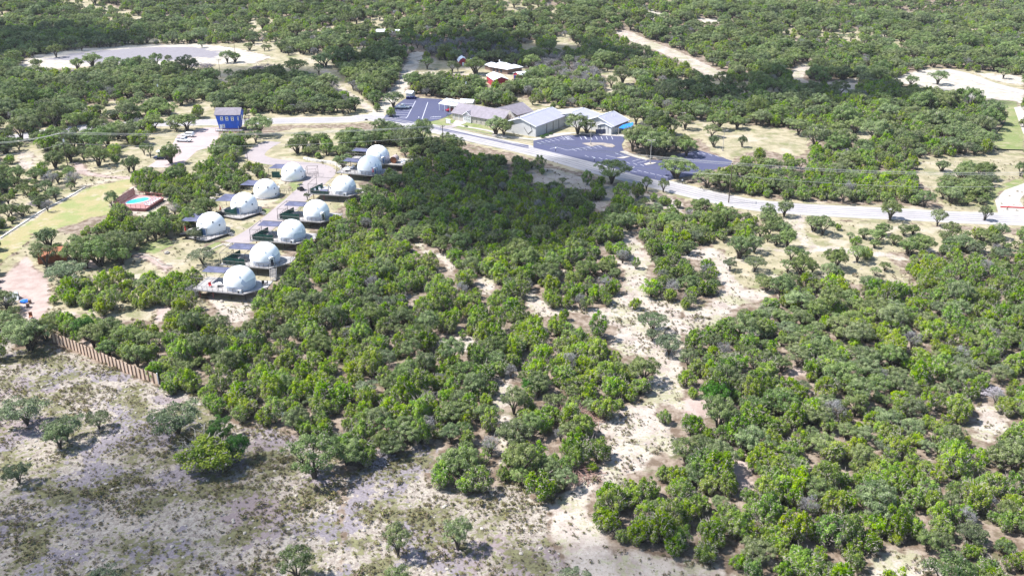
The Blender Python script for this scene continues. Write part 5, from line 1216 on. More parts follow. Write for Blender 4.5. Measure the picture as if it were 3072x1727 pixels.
# ------------------------------------------------------------------ vehicles
def loft(secs, closed_ends=True):
    mb = MB(); n = len(secs[0]); V = [v for s in secs for v in s]; F = []
    for i in range(len(secs) - 1):
        for j in range(n): F.append((i * n + j, i * n + (j + 1) % n, (i + 1) * n + (j + 1) % n, (i + 1) * n + j))
    F += [tuple(range(n - 1, -1, -1)), tuple(range((len(secs) - 1) * n, len(secs) * n))]
    return mb.add(V, F)
def sec(x, hw, z0, z1, tw=.85):
    return [(x, -hw, z0), (x, -hw * 1.0, z0 + (z1 - z0) * .6), (x, -hw * tw, z1), (x, hw * tw, z1), (x, hw, z0 + (z1 - z0) * .6), (x, hw, z0)]
def vehicle(kind, loc, rz, pm, label, group='vehicles parked on the lots'):
    o = empty({'pickup': 'pickup_truck', 'suv': 'suv', 'car': 'car'}[kind], loc, rz, label, {'pickup': 'pickup truck', 'suv': 'suv', 'car': 'car'}[kind], group)
    L = {'pickup': 5.8, 'suv': 5.0, 'car': 4.6}[kind]; h0 = .45 if kind != 'car' else .3; hb = {'pickup': 1.15, 'suv': 1.1, 'car': .9}[kind]; hw = .98
    a = L / 2
    body = loft([sec(-a, hw * .9, h0 + .1, hb - .05), sec(-a + .15, hw, h0, hb), sec(a - 1.6, hw, h0, hb), sec(a - .5, hw * .97, h0, hb - .06), sec(a, hw * .85, h0 + .08, hb - .22)])
    bo = body.build('body', M[pm], o)
    x0, x1 = {'pickup': (-.75, 1.35), 'suv': (-a + .1, 1.1), 'car': (-a + .7, 1.0)}[kind]; hc_ = {'pickup': 1.85, 'suv': 1.8, 'car': 1.42}[kind]
    loft([sec(x0, hw * .93, hb - .02, hb + .02), sec(x0 + .18, hw * .88, hb - .02, hc_ - .05), sec(x1 - .75, hw * .86, hb - .02, hc_), sec(x1, hw * .93, hb - .02, hb + .03)]).build('cabin', M[pm], o)
    gl = MB(); zc = (hb + hc_) / 2
    for s in (-1, 1):
        for xa, xb in ((x0 + .3, (x0 + x1 - .6) / 2 - .05), ((x0 + x1 - .6) / 2 + .05, x1 - .65)):
            gl.box(((xa + xb) / 2, s * hw * .9, zc), (xb - xa, .12, (hc_ - hb) * .52))
    gl.build('side_window', M['glass'], o)
    MB().add([(x1 - .02, -hw * .8, hb + .08), (x1 - .02, hw * .8, hb + .08), (x1 - .66, hw * .72, hc_ - .05), (x1 - .66, -hw * .72, hc_ - .05)], [(0, 1, 2, 3)]).add([(x1 + .03, -hw * .8, hb + .08), (x1 + .03, hw * .8, hb + .08), (x1 - .60, hw * .72, hc_), (x1 - .60, -hw * .72, hc_)], [(0, 1, 2, 3)]).build('windscreen', M['glass'], o)
    if kind == 'pickup': MB().box((-a + 1.05, 0, hb + .004), (1.75, hw * 1.55, .02)).build('cargo_bed', M['black'], o)
    for sx in (-a + 1.0, a - 1.05):
        for s in (-1, 1):
            wh = MB().tube((sx, s * (hw - .22), .38), (sx, s * (hw + .03), .38), .38, n=18).build('wheel', M['rubber'], o)
            MB().tube((sx, s * (hw + .03), .38), (sx, s * (hw + .05), .38), .2, n=12).build('rim', M['insul'], wh)
    for s in (-1, 1):
        MB().box((a - .03, s * hw * .62, hb - .38), (.1, .35, .18)).build('headlight', M['insul'], o)
        MB().box((-a + .0, s * hw * .75, hb - .25), (.08, .2, .3)).build('taillight', M['redpaint'], o)
    MB().box((a + .01, 0, hb - .42), (.08, .9, .25)).build('grille', M['black'], o)
    return o
def vk(k, ax, ay, bx, by): a, b_ = C(k, ax, ay), C(k, bx, by); return (a + b_) / 2, math.atan2((b_ - a).y, (b_ - a).x)
p_, r = vk('k', 985, 515, 1560, 540); vehicle('pickup', p_ + Vector((.2, 1.0, .04)), r, 'white', 'white pickup truck parked on the pink gravel, in front of the white suv')
p_, r = vk('k', 1760, 320, 1180, 290); vehicle('suv', p_ + Vector((0, .9, .04)), r, 'white', 'white suv parked behind the white pickup on the pink gravel')
p_, r = vk('k', 560, 1290, 60, 1290); vehicle('suv', p_ + Vector((0, .9, .04)), r, 'navy', 'dark blue car half hidden by the small oak on the pink gravel')
p_, r = vk('k', 620, 1060, 190, 1050); vehicle('suv', p_ + Vector((0, 1.4, .04)), r, 'white', 'white car behind the dark blue car and small oak')
p_, r = vk('n', 690, 775, 365, 775); vehicle('pickup', p_ + Vector((0, .8, .06)), r, 'white', 'white pickup truck alone on the small blue-grey parking lot')
p_, r = vk('n', 1720, 870, 1900, 850); vehicle('car', p_ + Vector((.6, 1, .06)), r, 'redpaint', 'dark red car nose out beside the church end wall')
p_ = C('1', 1295, 545); o = empty('golf_cart', p_, R_(130), 'small black utility buggy parked on the pink lane', 'buggy')
MB().box((0, 0, .55), (2.5, 1.3, .4)).build('body', M['black'], o); MB().box((-.1, 0, 1.85), (1.6, 1.3, .07)).build('roof', M['black'], o); MB().box((-.2, 0, .9), (.6, 1.1, .35)).build('seat', M['black'], o)
for sx in (-.8, .8):
    for s in (-1, 1): MB().tube((sx, s * .5, .3), (sx, s * .72, .3), .3, n=12).build('wheel', M['rubber'], o); MB().tube((sx * .8, s * .6, .7), (sx * .75, s * .6, 1.85), .03, n=4).build('roof_post', M['black'], o)
# odds and ends
p_ = C('a', 1683, 504); o = empty('satellite_dish', p_, R_(200), 'small white dish standing under the thicket edge of the field', 'dish')
MB().tube((0, 0, 0), (0, 0, .8), .04).build('post', M['darksteel'], o); MB().tube((0, 0, .85), (0, .12, 1.1), .55, .4, 14).build('dish', M['white'], o)
for k, (x, y_, l_) in enumerate(((545, 405, 'crumpled bright blue tarp at the edge of the pink clearing'),)):
    p_ = C('o', x, y_); o = MB().ico((0, 0, .3), .9, 2, .16, 3, (1.2, .7, .5)).build('tarp', M['sail']); o.location = p_; tag(o, l_, 'tarp')
for x, y_, l_ in ((655, 425, 'brown barrel nearest the blue tarp'), (612, 505, 'dark brown barrel below the blue tarp under the oak')):
    p_ = C('o', x, y_); o = MB().tube((0, 0, 0), (0, 0, .9), .35, .35, 14).tube((0, 0, .9), (0, 0, .93), .37, .37, 14).build('barrel', M['brown']); o.location = p_; tag(o, l_, 'barrel')
p_ = C('o', 270, 330); o = empty('canvas_tent', p_, R_(20), 'white canvas tent half hidden by oaks at the frame edge', 'tent')
MB().add([(-1.4, -1.2, 0), (1.4, -1.2, 0), (1.4, 1.2, 0), (-1.4, 1.2, 0), (-1.4, 0, 1.6), (1.4, 0, 1.6)], [(0, 1, 5, 4), (2, 3, 4, 5), (0, 4, 3), (1, 2, 5), (3, 2, 1, 0)]).build('canvas', M['dome'], o); MB().tube((1.42, 0, 0), (1.42, 0, 1.65), .05).build('tent_pole', M['wood'], o)
p_ = C('o', 675, 745); o = empty('wooden_chair', p_, R_(20), 'orange wooden chair in the sunlit patch left of the fence', 'chair'); o['label'] = 'orange wooden chair in the sunlit patch above the fence top'
MB().box((0, 0, .45), (.7, .7, .08)).build('seat', M['orange'], o); MB().box((0, .35, .9), (.7, .08, .9)).build('backrest', M['orange'], o)
for sx in (-.3, .3):
    for sy in (-.3, .3): MB().tube((sx, sy, 0), (sx, sy, .42), .04, n=4).build('leg', M['orange'], o)
p_ = C('o', 1500, 1110); o = empty('red_bench', p_, R_(-40), 'dark red slatted bench behind the top of the board fence', 'bench')
MB().box((0, 0, .45), (1.6, .5, .08)).build('seat', M['redwood'], o); MB().box((0, .25, .85), (1.6, .07, .6)).build('backrest', M['redwood'], o)
for sx in (-.7, .7): MB().box((sx, 0, .22), (.08, .5, .42)).build('leg', M['redwood'], o)
# orange tin shed under oaks (left), gate marking at the drive
p_ = C('4', 480, 290); o = empty('tin_shed', (p_.x, p_.y + 2, 0), R_(20), 'rusty orange lean-to shed under the spreading oaks', 'shed')
MB().box((0, 0, 1.1), (6.5, 3.0, 2.2)).build('wall', M['orange'], o); MB().add([(-3.6, -2, 2.2), (3.6, -2, 2.2), (3.6, 2, 2.9), (-3.6, 2, 2.9), (-3.6, -2, 2.1), (3.6, -2, 2.1), (3.6, 2, 2.8), (-3.6, 2, 2.8)], [(0, 1, 2, 3), (7, 6, 5, 4), (0, 4, 5, 1), (1, 5, 6, 2), (2, 6, 7, 3), (3, 7, 4, 0)]).build('roof', M['orange'], o)
q0, q1 = C('d', 2300, 533), C('d', 2560, 545); t = q1 - q0; o = MB().box((0, 0, .3), (t.length, .5, .2), math.atan2(t.y, t.x)).build('red_curb', M['redcloth']); c_ = (q0 + q1) / 2; o.location = (c_.x, c_.y, -.08); tag(o, 'bright red painted curb across the mouth of the curved drive', 'curb')
# silt fences by the upper clearings
def silt(pts, label):
    a0 = pts[0]; o = empty('silt_fence', a0, 0, label, 'fence'); mb = MB()
    for a, b_ in zip(pts[:-1], pts[1:]):
        t = b_ - a; c_ = (a + b_) / 2 - a0; mb.box((c_.x, c_.y, c_.z + .2), (t.length * 1.02, .05, .45), math.atan2(t.y, t.x))
    mb.build('fabric', M['black'], o)
silt(line('6', [(2330, 505), (2440, 540), (2480, 575), (2470, 630), (2420, 680), (2370, 700)]), 'curving black silt fence along the mown green strip')
silt(line('6', [(2430, 752), (2500, 755), (2600, 758)]), 'straight black silt fence below the mown green strip')
silt(line('5', [(100, 305), (180, 268), (330, 240), (520, 226), (700, 218), (900, 216)]), 'long dark silt fence behind the grey quarry clearing')
# ------------------------------------------------------------------ vegetation meshes
def unit(v): return v / np.maximum(np.linalg.norm(v, axis=-1, keepdims=True), 1e-9)
def cards(c, n, s, asp, r):
    a = unit(r.normal(size=c.shape)); t = unit(np.cross(n, a)); b_ = np.cross(n, t)
    s = s[:, None]
    q = np.stack([c + t * s, c + b_ * s * asp, c - t * s, c - b_ * s * asp], 1)
    return q.reshape(-1, 3)
def clump_cards(cl, rad, nper, size, r, outc, up=.35, flat=.8, jit=.55, asp=.55, tintvar=.16):
    V, T = [], []
    for i, c in enumerate(cl):
        k = max(6, int(nper * (rad[i] / rad.mean()) ** 2))
        d = unit(r.normal(size=(k, 3)) + unit(c - outc) * .75 + np.array([0, 0, up]))
        p = c + d * (rad[i] * r.uniform(.55, 1.05, (k, 1))) * np.array([1, 1, flat])
        n = unit(d + r.normal(size=(k, 3)) * jit)
        V.append(cards(p, n, size * r.uniform(.6, 1.3, k), asp, r))
        T.append(np.clip(r.uniform(0, 1) * .75 + .12 + r.normal(size=k) * tintvar, 0, 1))
    return np.concatenate(V), np.concatenate(T)
def limb_mesh(segs):
    mb = MB()
    for a, b_, r0, r1 in segs: mb.tube(a, b_, r0, r1, 5, False)
    F = []
    for f in mb.f: F.append(f)
    return np.array(mb.v, float), np.array(F)
def make_tree(kind, seed):
    r = np.random.default_rng(seed)
    segs = []; V = []; T = []; D = []
    if kind == 'juniper':
        ns = r.integers(1, 4)
        for k in range(ns):
            off = np.array([r.uniform(-1.1, 1.1), r.uniform(-1.1, 1.1), 0]) * (k > 0)
            H = r.uniform(3.6, 4.8) * (1 if k == 0 else r.uniform(.65, .95)); Rr = r.uniform(1.45, 1.95) * (1 if k == 0 else .8)
            nc = 44 if k == 0 else 28
            d = unit(r.normal(size=(nc, 3)) + np.array([0, 0, .35])); d[:, 2] = np.abs(d[:, 2]) * np.where(r.uniform(size=nc) < .75, 1, -.55)
            cen = np.array([0, 0, H * .45])
            c = cen + d * np.array([Rr, Rr, H * .46]) * r.uniform(.62, 1.0, (nc, 1))
            c[:, 2] = np.maximum(c[:, 2], .45); c += off
            rad = r.uniform(.24, .60, nc)
            v, t = clump_cards(c, rad, 84, .105, r, cen + off, .7, 1.45, .38)
            V.append(v); T.append(t)
            zc = v.reshape(-1, 4, 3).mean(1)[:, 2]
            D.append((r.uniform(size=len(t)) < np.clip(.62 - zc / H * .66, .07, .58)).astype(float))
            for j in range(5):
                a = r.uniform(0, 6.28); e = off + np.array([math.cos(a) * Rr * .6, math.sin(a) * Rr * .6, H * r.uniform(.5, .8)])
                m_ = off * .6 + np.array([math.cos(a) * .25, math.sin(a) * .25, H * .25])
                segs += [(off * .3, m_, .11, .08), (m_, e, .08, .03)]
        tw = 110; lw = .035
        top = 4.2; wr = 1.7
    elif kind in ('oak', 'broad'):
        ns = r.integers(1, 3) if kind == 'oak' else 1
        for k in range(ns):
            off = np.array([r.uniform(-2.0, 2.0), r.uniform(-2.0, 2.0), 0]) * (k > 0)
            H = r.uniform(4.6, 5.8) * (1 if k == 0 else .85); Rr = r.uniform(2.5, 3.2) * (1 if k == 0 else .75)
            nc = 60 if k == 0 else 36
            d = unit(r.normal(size=(nc, 3)) + np.array([0, 0, .5])); d[:, 2] = np.where(d[:, 2] < -.15, -d[:, 2], d[:, 2])
            cen = np.array([0, 0, H * .58])
            c = cen + d * np.array([Rr, Rr, H * .40]) * r.uniform(.55, 1.0, (nc, 1)) + off
            c[:, 2] += r.normal(size=nc) * .12
            rad = r.uniform(.36, .85, nc)
            v, t = clump_cards(c, rad, 96, .115, r, cen + off + np.array([0, 0, -.6]), .5, .75, .40)
            V.append(v); T.append(t); D.append((r.uniform(size=len(t)) < .07).astype(float))
            for j in range(6):
                a = j * 1.05 + r.uniform(-.3, .3); e = off + np.array([math.cos(a) * Rr * .75, math.sin(a) * Rr * .75, H * r.uniform(.55, .8)])
                m_ = off * .7 + np.array([math.cos(a) * .5, math.sin(a) * .5, H * .34])
                segs += [(m_, e, .13, .05)]
                e2 = e + np.array([r.uniform(-.5, .5), r.uniform(-.5, .5), .6]); segs.append((m_ * .5 + e * .5, e2, .06, .025))
                segs.append((off * .35 + np.array([r.uniform(-.08, .08), r.uniform(-.08, .08), 0]), m_, .2, .13))
        tw = 50; lw = .03; top = 5; wr = 2.5
    elif kind == 'feather':
        H = r.uniform(3.2, 4.2); nc = 40
        a = r.uniform(0, 6.28, nc); rr = np.sqrt(r.uniform(.05, 1, nc)) * 2.3
        c = np.stack([np.cos(a) * rr, np.sin(a) * rr, H * (.85 - .1 * rr / 2.3) + r.normal(size=nc) * .35 - .35 * rr / 2.3], 1)
        v, t = clump_cards(c, r.uniform(.5, .85, nc), 120, .13, r, np.array([0, 0, H * .5]), .3, .6, .8, .4)
        V.append(v); T.append(t); D.append((r.uniform(size=len(t)) < .12).astype(float))
        for j in range(8):
            a = j * .8 + r.uniform(-.3, .3); m_ = np.array([math.cos(a) * .5, math.sin(a) * .5, H * .4]); segs += [((0, 0, 0), m_, .11, .08), (m_, np.array([math.cos(a) * 1.8, math.sin(a) * 1.8, H * .8]), .07, .025)]
        tw = 40; lw = .02; top = 3.6; wr = 2.0
    elif kind == 'grey':
        H = r.uniform(3.8, 4.8); nc = 30
        d = unit(r.normal(size=(nc, 3)) + np.array([0, 0, .5])); d[:, 2] = np.abs(d[:, 2])
        c = np.array([0, 0, H * .5]) + d * np.array([1.9, 1.9, H * .42]) * r.uniform(.5, 1, (nc, 1))
        v, t = clump_cards(c, r.uniform(.4, .8, nc), 46, .16, r, np.array([0, 0, H * .4]), .3, .9, 1.2, .13)
        V.append(v); T.append(t); D.append((r.uniform(size=len(t)) < .2).astype(float))
        for j in range(12):
            a = j * .55 + r.uniform(-.3, .3); m_ = np.array([math.cos(a) * .4, math.sin(a) * .4, H * .35]); segs += [((0, 0, 0), m_, .12, .08), (m_, np.array([math.cos(a) * 1.7, math.sin(a) * 1.7, H * r.uniform(.6, .95)]), .06, .02)]
        tw = 150; lw = .03; top = 4.2; wr = 1.7
    elif kind == 'tuft':
        nc = r.integers(2, 5); c = np.stack([r.uniform(-.25, .25, nc), r.uniform(-.25, .25, nc), r.uniform(.08, .2, nc)], 1)
        v, t = clump_cards(c, r.uniform(.15, .3, nc), 16, .09, r, np.array([0, 0, -.3]), .6, .8, .8, .4)
        return v, t, (r.uniform(size=len(t)) < .35).astype(float), None, None
    for _ in range(tw):                                             # bare twigs showing through the crown
        a = r.uniform(0, 6.28); q = r.uniform(.2, 1.0) * wr; z = top * r.uniform(.3, .85)
        p = np.array([math.cos(a) * q, math.sin(a) * q, z]); d = unit(np.array([math.cos(a) * .7, math.sin(a) * .7, .7]) + r.normal(size=3) * .5); s = r.uniform(.3, .7)
        t_ = unit(np.cross(d, r.normal(size=3))) * lw
        V.append(np.array([p - t_, p + t_, p + d * s + t_ * .5, p + d * s - t_ * .5])); T.append(np.array([.6])); D.append(np.array([1.0]))
    V = np.concatenate(V); T = np.concatenate(T); D = np.concatenate(D)
    lv, lf = limb_mesh(segs)
    return V, T, D, lv, lf
VAR = {'juniper': 8, 'oak': 7, 'broad': 3, 'feather': 3, 'grey': 4}
FM = {'juniper': 'juniper', 'oak': 'oak', 'broad': 'broad', 'feather': 'feather', 'grey': 'greytwig', 'tuft': 'tuft'}
CROWN, TRUNK, WHOLE = {}, {}, {}
for kind, n in VAR.items():
    for k in range(n):
        v, t, d, lv, lf = make_tree(kind, 100 + k * 17 + len(kind))
        q = np.arange(len(v)).reshape(-1, 4)
        CROWN[kind, k] = np_mesh('crown', v, q, [M[FM[kind]]], {'tint': t, 'dead': d})
        TRUNK[kind, k] = np_mesh('trunk', lv, lf, [M['bark']])
        if kind != 'broad':
            WHOLE[kind, k] = np_mesh('tree', np.concatenate([v, lv]), np.concatenate([q, lf + len(v)]), [M[FM[kind]], M['bark']],
                                     {'tint': np.concatenate([t, np.zeros(len(lf))]), 'dead': np.concatenate([d, np.zeros(len(lf))])}, None, np.concatenate([np.zeros(len(q)), np.ones(len(lf))]))
NM = {'juniper': ('juniper_tree', 'juniper'), 'oak': ('live_oak', 'oak tree'), 'broad': ('broadleaf_tree', 'tree'), 'feather': ('mesquite_tree', 'mesquite'), 'grey': ('bare_tree', 'bare tree')}
def plant(kind, loc, sc, rz, label, group=None, var=None, sz=None, name=None, cat=None):
    k = var if var is not None else int(abs(loc[0] * 13.7 + loc[1] * 7.1)) % VAR[kind]
    o = empty(name or NM[kind][0], loc, rz, label, cat or NM[kind][1], group)
    o.scale = (sc, sc, sc * (sz or 1))
    for nm, me in (('crown', CROWN[kind, k]), ('trunk', TRUNK[kind, k])):
        c = bpy.data.objects.new(nm, me); COL.objects.link(c); c.parent = o
    return o
# ------------------------------------------------------------------ trees that stand alone, placed one by one: crop, foot x, foot y, kind, height m, width factor, label
HAND = [
 ('a', 165, 545, 'feather', 5.2, 1.25, 'grey-green spreading tree with twin trunks at the frame edge of the rocky field'),
 ('a', 400, 640, 'feather', 4.6, 1.2, 'feathery grey-green tree beside the twin-trunked one in the rocky field'),
 ('a', 365, 690, 'oak', 4.6, .75, 'narrow dark green tree with a long shadow in the rocky field'),
 ('a', 595, 570, 'feather', 3.4, .9, 'small wispy tree right of the narrow dark one in the rocky field'),
 ('a', 120, 895, 'feather', 3.8, .8, 'little lone tree with a bare single stem in the rocky field'),
 ('a', 1070, 600, 'feather', 5.8, 1.25, 'tall soft grey-green tree leaning behind the dark round tree'),
 ('a', 1215, 795, 'juniper', 6.6, 1.9, 'largest dark green round tree standing alone in the rocky field'),
 ('a', 1330, 640, 'broad', 5.0, .9, 'dark green tree touching the largest round one at its upper side'),
 ('a', 1430, 760, 'broad', 5.2, .85, 'bright green round tree beside the largest dark tree'),
 ('a', 1880, 860, 'oak', 7.2, 1.25, 'grey-green oak with a crooked trunk near the thicket edge'),
 ('a', 1780, 1480, 'oak', 5.2, .9, 'dark tree at the bottom frame edge below the cream rubble'),
 ('a', 650, 1560, 'feather', 4.0, 1.0, 'wispy bare-branched shrub at the bottom frame edge'),
 ('b', 340, 1330, 'oak', 5.4, .62, 'small dark tree with a slanting trunk on the cream rubble'),
 ('b', 695, 1290, 'oak', 5.2, .70, 'small dark tree beside the mauve gravel patch'),
 ('b', 330, 1500, 'oak', 3.0, 1.2, 'low dark bush below the slanting tree at the frame bottom'),
 ('b', 1390, 1540, 'feather', 3.4, 1.0, 'low feathery bush at the frame bottom below the sandy track'),
 ('b', 610, 905, 'juniper', 5.0, .95, 'rounded bright juniper at the thicket tip above the slanting tree'),
 ('b', 830, 945, 'juniper', 4.6, 1.2, 'rounded juniper with grey underside at the thicket tip'),
 ('b', 1180, 980, 'juniper', 4.8, 1.15, 'dark juniper at the thicket corner beside the brush pile'),
 ('b', 1130, 370, 'broad', 4.0, .9, 'vivid light green round tree inside the thicket'),
 ('e', 2130, 735, 'juniper', 3.0, 1.0, 'small round juniper alone above the sandy clearing'),
 ('e', 2130, 1030, 'juniper', 2.9, 1.0, 'small round juniper alone in the middle of the sandy clearing'),
 ('e', 2250, 1200, 'feather', 4.6, 1.0, 'airy mesquite with a bare pale trunk in the sandy clearing'),
 ('e', 2250, 1260, 'feather', 2.6, .9, 'low grey shrub beside the airy mesquite'),
 ('e', 2370, 1360, 'feather', 4.2, 1.1, 'loose grey-green mesquite at the clearing corner below the airy one'),
 ('e', 1610, 1110, 'juniper', 3.2, .7, 'thin young juniper at the mouth of the sandy side track'),
 ('e', 2240, 940, 'juniper', 4.6, 1.3, 'dark broad juniper at the lower edge of the thicket island'),
 ('c', 190, 460, 'broad', 6.0, .8, 'vivid green leafy tree over the pink soil at the track side'),
 ('c', 160, 470, 'oak', 4.4, .8, 'loose grey oak beside the vivid green tree at the track side'),
 ('d', 400, 905, 'oak', 5.6, .85, 'round dark oak beside the sandy loop of the track'),
 ('d', 750, 825, 'oak', 5.0, .75, 'round oak alone beside the two-wheel track'),
 ('d', 520, 1000, 'feather', 4.0, 1.0, 'grey-green mesquite in the dry grass below the round oaks'),
 ('d', 340, 990, 'feather', 3.2, .8, 'small wispy mesquite beside the sandy loop'),
 ('d', 610, 630, 'oak', 4.8, .7, 'slender oak leaning just below the paved road'),
 ('d', 735, 600, 'oak', 4.8, .75, 'slender oak touching the paved road edge beside the leaning one'),
 ('d', 1010, 735, 'oak', 5.8, .9, 'dense oak at the start of the two-wheel track'),
 ('d', 1500, 630, 'oak', 5.4, .95, 'dark-footed oak overlapping the paved road'),
 ('d', 1840, 670, 'oak', 5.2, .7, 'upright oak overlapping the far end of the paved road'),
 ('d', 2180, 630, 'oak', 4.2, .6, 'little oak standing against the pale road'),
 ('d', 430, 100, 'oak', 4.4, .6, 'small umbrella-shaped oak alone in the pale meadow'),
 ('d', 230, 100, 'oak', 4.8, .65, 'round oak beside the thin light pole in the pale meadow'),
 ('d', 2440, 310, 'oak', 4.8, .7, 'round dark oak by the silt fence near the frame edge'),
 ('6', 1005, 690, 'oak', 4.8, .8, 'oak standing between the two umbrella oaks in the pale meadow'),
 ('6', 1130, 650, 'oak', 5.2, .8, 'bright oak at the top of the pale meadow'),
 ('6', 870, 650, 'oak', 5.2, .9, 'oak at the corner of the pale meadow nearest the church'),
 ('6', 1440, 680, 'oak', 5.6, .9, 'round grey-green oak at the far side of the pale meadow'),
 ('6', 2140, 425, 'oak', 6.0, 1.0, 'loose round oak on the white bare ground above the green belt'),
 ('6', 2250, 495, 'juniper', 5.4, 1.5, 'dark round juniper on the bare ground above the mown strip'),
 ('6', 2010, 430, 'oak', 4.6, .7, 'small dark oak at the edge of the white bare ground'),
 ('6', 2470, 395, 'oak', 4.6, .7, 'small dark oak beyond the pale curved road'),
 ('f', 850, 905, 'oak', 8.2, .95, 'large dark oak standing on the road verge before the parking lot'),
 ('f', 960, 1090, 'juniper', 6.0, .95, 'dark upright juniper below the large verge oak'),
 ('f', 1225, 985, 'oak', 4.6, .6, 'small loose oak on the verge beside the paved road'),
 ('f', 1410, 1000, 'oak', 4.4, .7, 'small grey oak beside the loose verge oak'),
 ('f', 1250, 600, 'oak', 9.0, 1.15, 'biggest dark oak covering the rear corner of the parking lot'),
 ('f', 1130, 520, 'oak', 8.0, 1.0, 'dark oak merging with the biggest one beside the blue sail'),
 ('f', 1420, 610, 'oak', 7.4, 1.0, 'dark oak merging with the biggest one on its meadow side'),
 ('f', 1660, 610, 'oak', 6.2, .85, 'grey-green multi-trunk oak standing on the asphalt edge'),
 ('f', 1560, 850, 'oak', 6.8, 1.15, 'wide flat-topped oak shading the front of the parking lot'),
 ('f', 1880, 950, 'oak', 6.0, 1.0, 'oak on the verge between the parking lot and the wire pole'),
 ('f', 2060, 980, 'oak', 6.2, 1.0, 'oak with a dark underside behind the road wire pole'),
 ('f', 480, 370, 'oak', 7.6, .95, 'dark oak in front of the grey-roofed church wing'),
 ('f', 590, 360, 'oak', 5.6, .7, 'smaller dark oak overlapping the church wing wall'),
 ('h', 1380, 830, 'oak', 7.2, .95, 'twin oak in the stone planter, trunk nearer the lawn'),
 ('h', 1520, 850, 'oak', 7.0, .9, 'twin oak in the stone planter, trunk nearer the hall'),
 ('j', 770, 630, 'oak', 9.0, .85, 'large two-toned oak in the yard between the red barns'),
 ('j', 150, 580, 'oak', 6.0, .6, 'dark small oak at the near edge of the barn yard'),
 ('j', 290, 560, 'oak', 5.0, .5, 'slim dark oak next to the small yard oak'),
 ('2', 230, 640, 'oak', 7.0, .9, 'dark oak between the dirt drive and the small parking lot'),
 ('2', 210, 715, 'juniper', 4.0, 1.2, 'low dark juniper at the mouth of the dirt drive'),
 ('2', 95, 655, 'juniper', 3.6, .8, 'small dark juniper on the far side of the dirt drive'),
 ('k', 815, 1440, 'oak', 6.6, .8, 'crooked small oak leaning over the dark blue car'),
 ('3', 1455, 555, 'oak', 5.0, .5, 'slender umbrella oak beside the pink gravel lot'),
 ('3', 1395, 530, 'oak', 4.8, .45, 'slender oak left of the umbrella one by the gravel lot'),
 ('3', 1300, 705, 'oak', 5.6, .65, 'green oak with forked stems above the pool'),
 ('3', 1245, 695, 'oak', 5.2, .6, 'green oak close beside the forked one above the pool'),
 ('3', 1090, 1050, 'oak', 5.4, .6, 'small oak with bare stems at the pool deck corner'),
 ('3', 1200, 1160, 'juniper', 4.6, 1.2, 'round juniper below the pool deck'),
 ('3', 1380, 860, 'juniper', 5.4, .95, 'dark juniper standing above the slatted pool fence'),
 ('3', 720, 840, 'grey', 5.6, 1.1, 'silvery bare tree in the scrub by the wire pole'),
 ('3', 500, 845, 'grey', 5.4, 1.2, 'largest silvery leafless tree in the scrub'),
 ('3', 1560, 0, 'oak', 5.0, .8, 'grey oak at the back of the road scrub'),
 ('3', 1700, 290, 'oak', 6.4, .9, 'grey-green oak by the road before the white vehicles'),
 ('3', 1810, 285, 'oak', 6.6, .9, 'darker green oak by the road beside the blue house'),
 ('3', 1920, 175, 'juniper', 5.6, 1.1, 'dark juniper across the road from the blue house'),
 ('3', 1500, 210, 'juniper', 5.0, 1.4, 'bright round juniper across the road'),
 ('3', 1360, 430, 'juniper', 6.2, 1.6, 'widest dark juniper behind the power wires'),
 ('3', 1050, 440, 'oak', 7.4, 1.05, 'grey spreading oak behind the power wires'),
 ('3', 440, 490, 'juniper', 6.0, 1.5, 'broad bright green juniper beside the double-armed pole'),
 ('3', 950, 640, 'oak', 6.6, .9, 'dark oak above the pale footpath'),
 ('3', 1110, 545, 'juniper', 4.8, 1.4, 'dark juniper behind the oak above the footpath'),
 ('3', 690, 600, 'oak', 6.4, .85, 'oak just behind the double-armed pole'),
 ('3', 530, 650, 'oak', 6.2, .95, 'oak with crooked stems before the double-armed pole'),
 ('4', 990, 310, 'oak', 6.6, 1.15, 'broad dark oak with splayed trunks above the garden path'),
 ('4', 770, 310, 'oak', 6.2, 1.0, 'oak with thin trunks beside the splayed dark oak'),
 ('4', 450, 320, 'oak', 5.8, 1.0, 'thin-stemmed oak at the edge of the pink clearing'),
 ('4', 640, 500, 'feather', 5.4, 1.5, 'pale feathery mesquite above the juniper grove'),
 ('4', 1890, 70, 'feather', 3.6, .8, 'small tree before the lowest ground-level dome deck'),
 ('4', 1960, 300, 'feather', 4.2, 1.3, 'spreading grey mesquite on the grass below the stepping stones'),
 ('4', 830, 1020, 'broad', 5.4, .85, 'rounded deep green tree behind the board fence'),
 ('4', 280, 1120, 'oak', 6.6, 1.1, 'dark oak on the field side at the top of the board fence'),
 ('4', 460, 1030, 'oak', 5.4, .8, 'dark oak at the very top of the board fence'),
 ('4', 0, 1210, 'juniper', 5.0, 1.1, 'bright juniper cut by the frame edge beyond the fence'),
 ('1', 1430, 225, 'oak', 4.4, .7, 'small oak before the juniper beside the lane loop'),
 ('1', 1700, 240, 'oak', 5.0, .8, 'loose oak above the limestone retaining wall'),
 ('1', 1690, 320, 'juniper', 3.6, .9, 'small green juniper at the end of the retaining wall'),
 ('1', 1360, 640, 'feather', 2.4, .6, 'tiny bare shrub on the lane side before the furniture deck'),
 ('1', 45, 290, 'oak', 5.6, .7, 'dark gnarled oak at the gravel lot edge above the grove'),
 ('5', 1145, 315, 'oak', 6.0, .8, 'round oak in front of the quarry clearing'), ('5', 1180, 312, 'oak', 5.2, .7, 'round oak beside the one in front of the quarry clearing'),
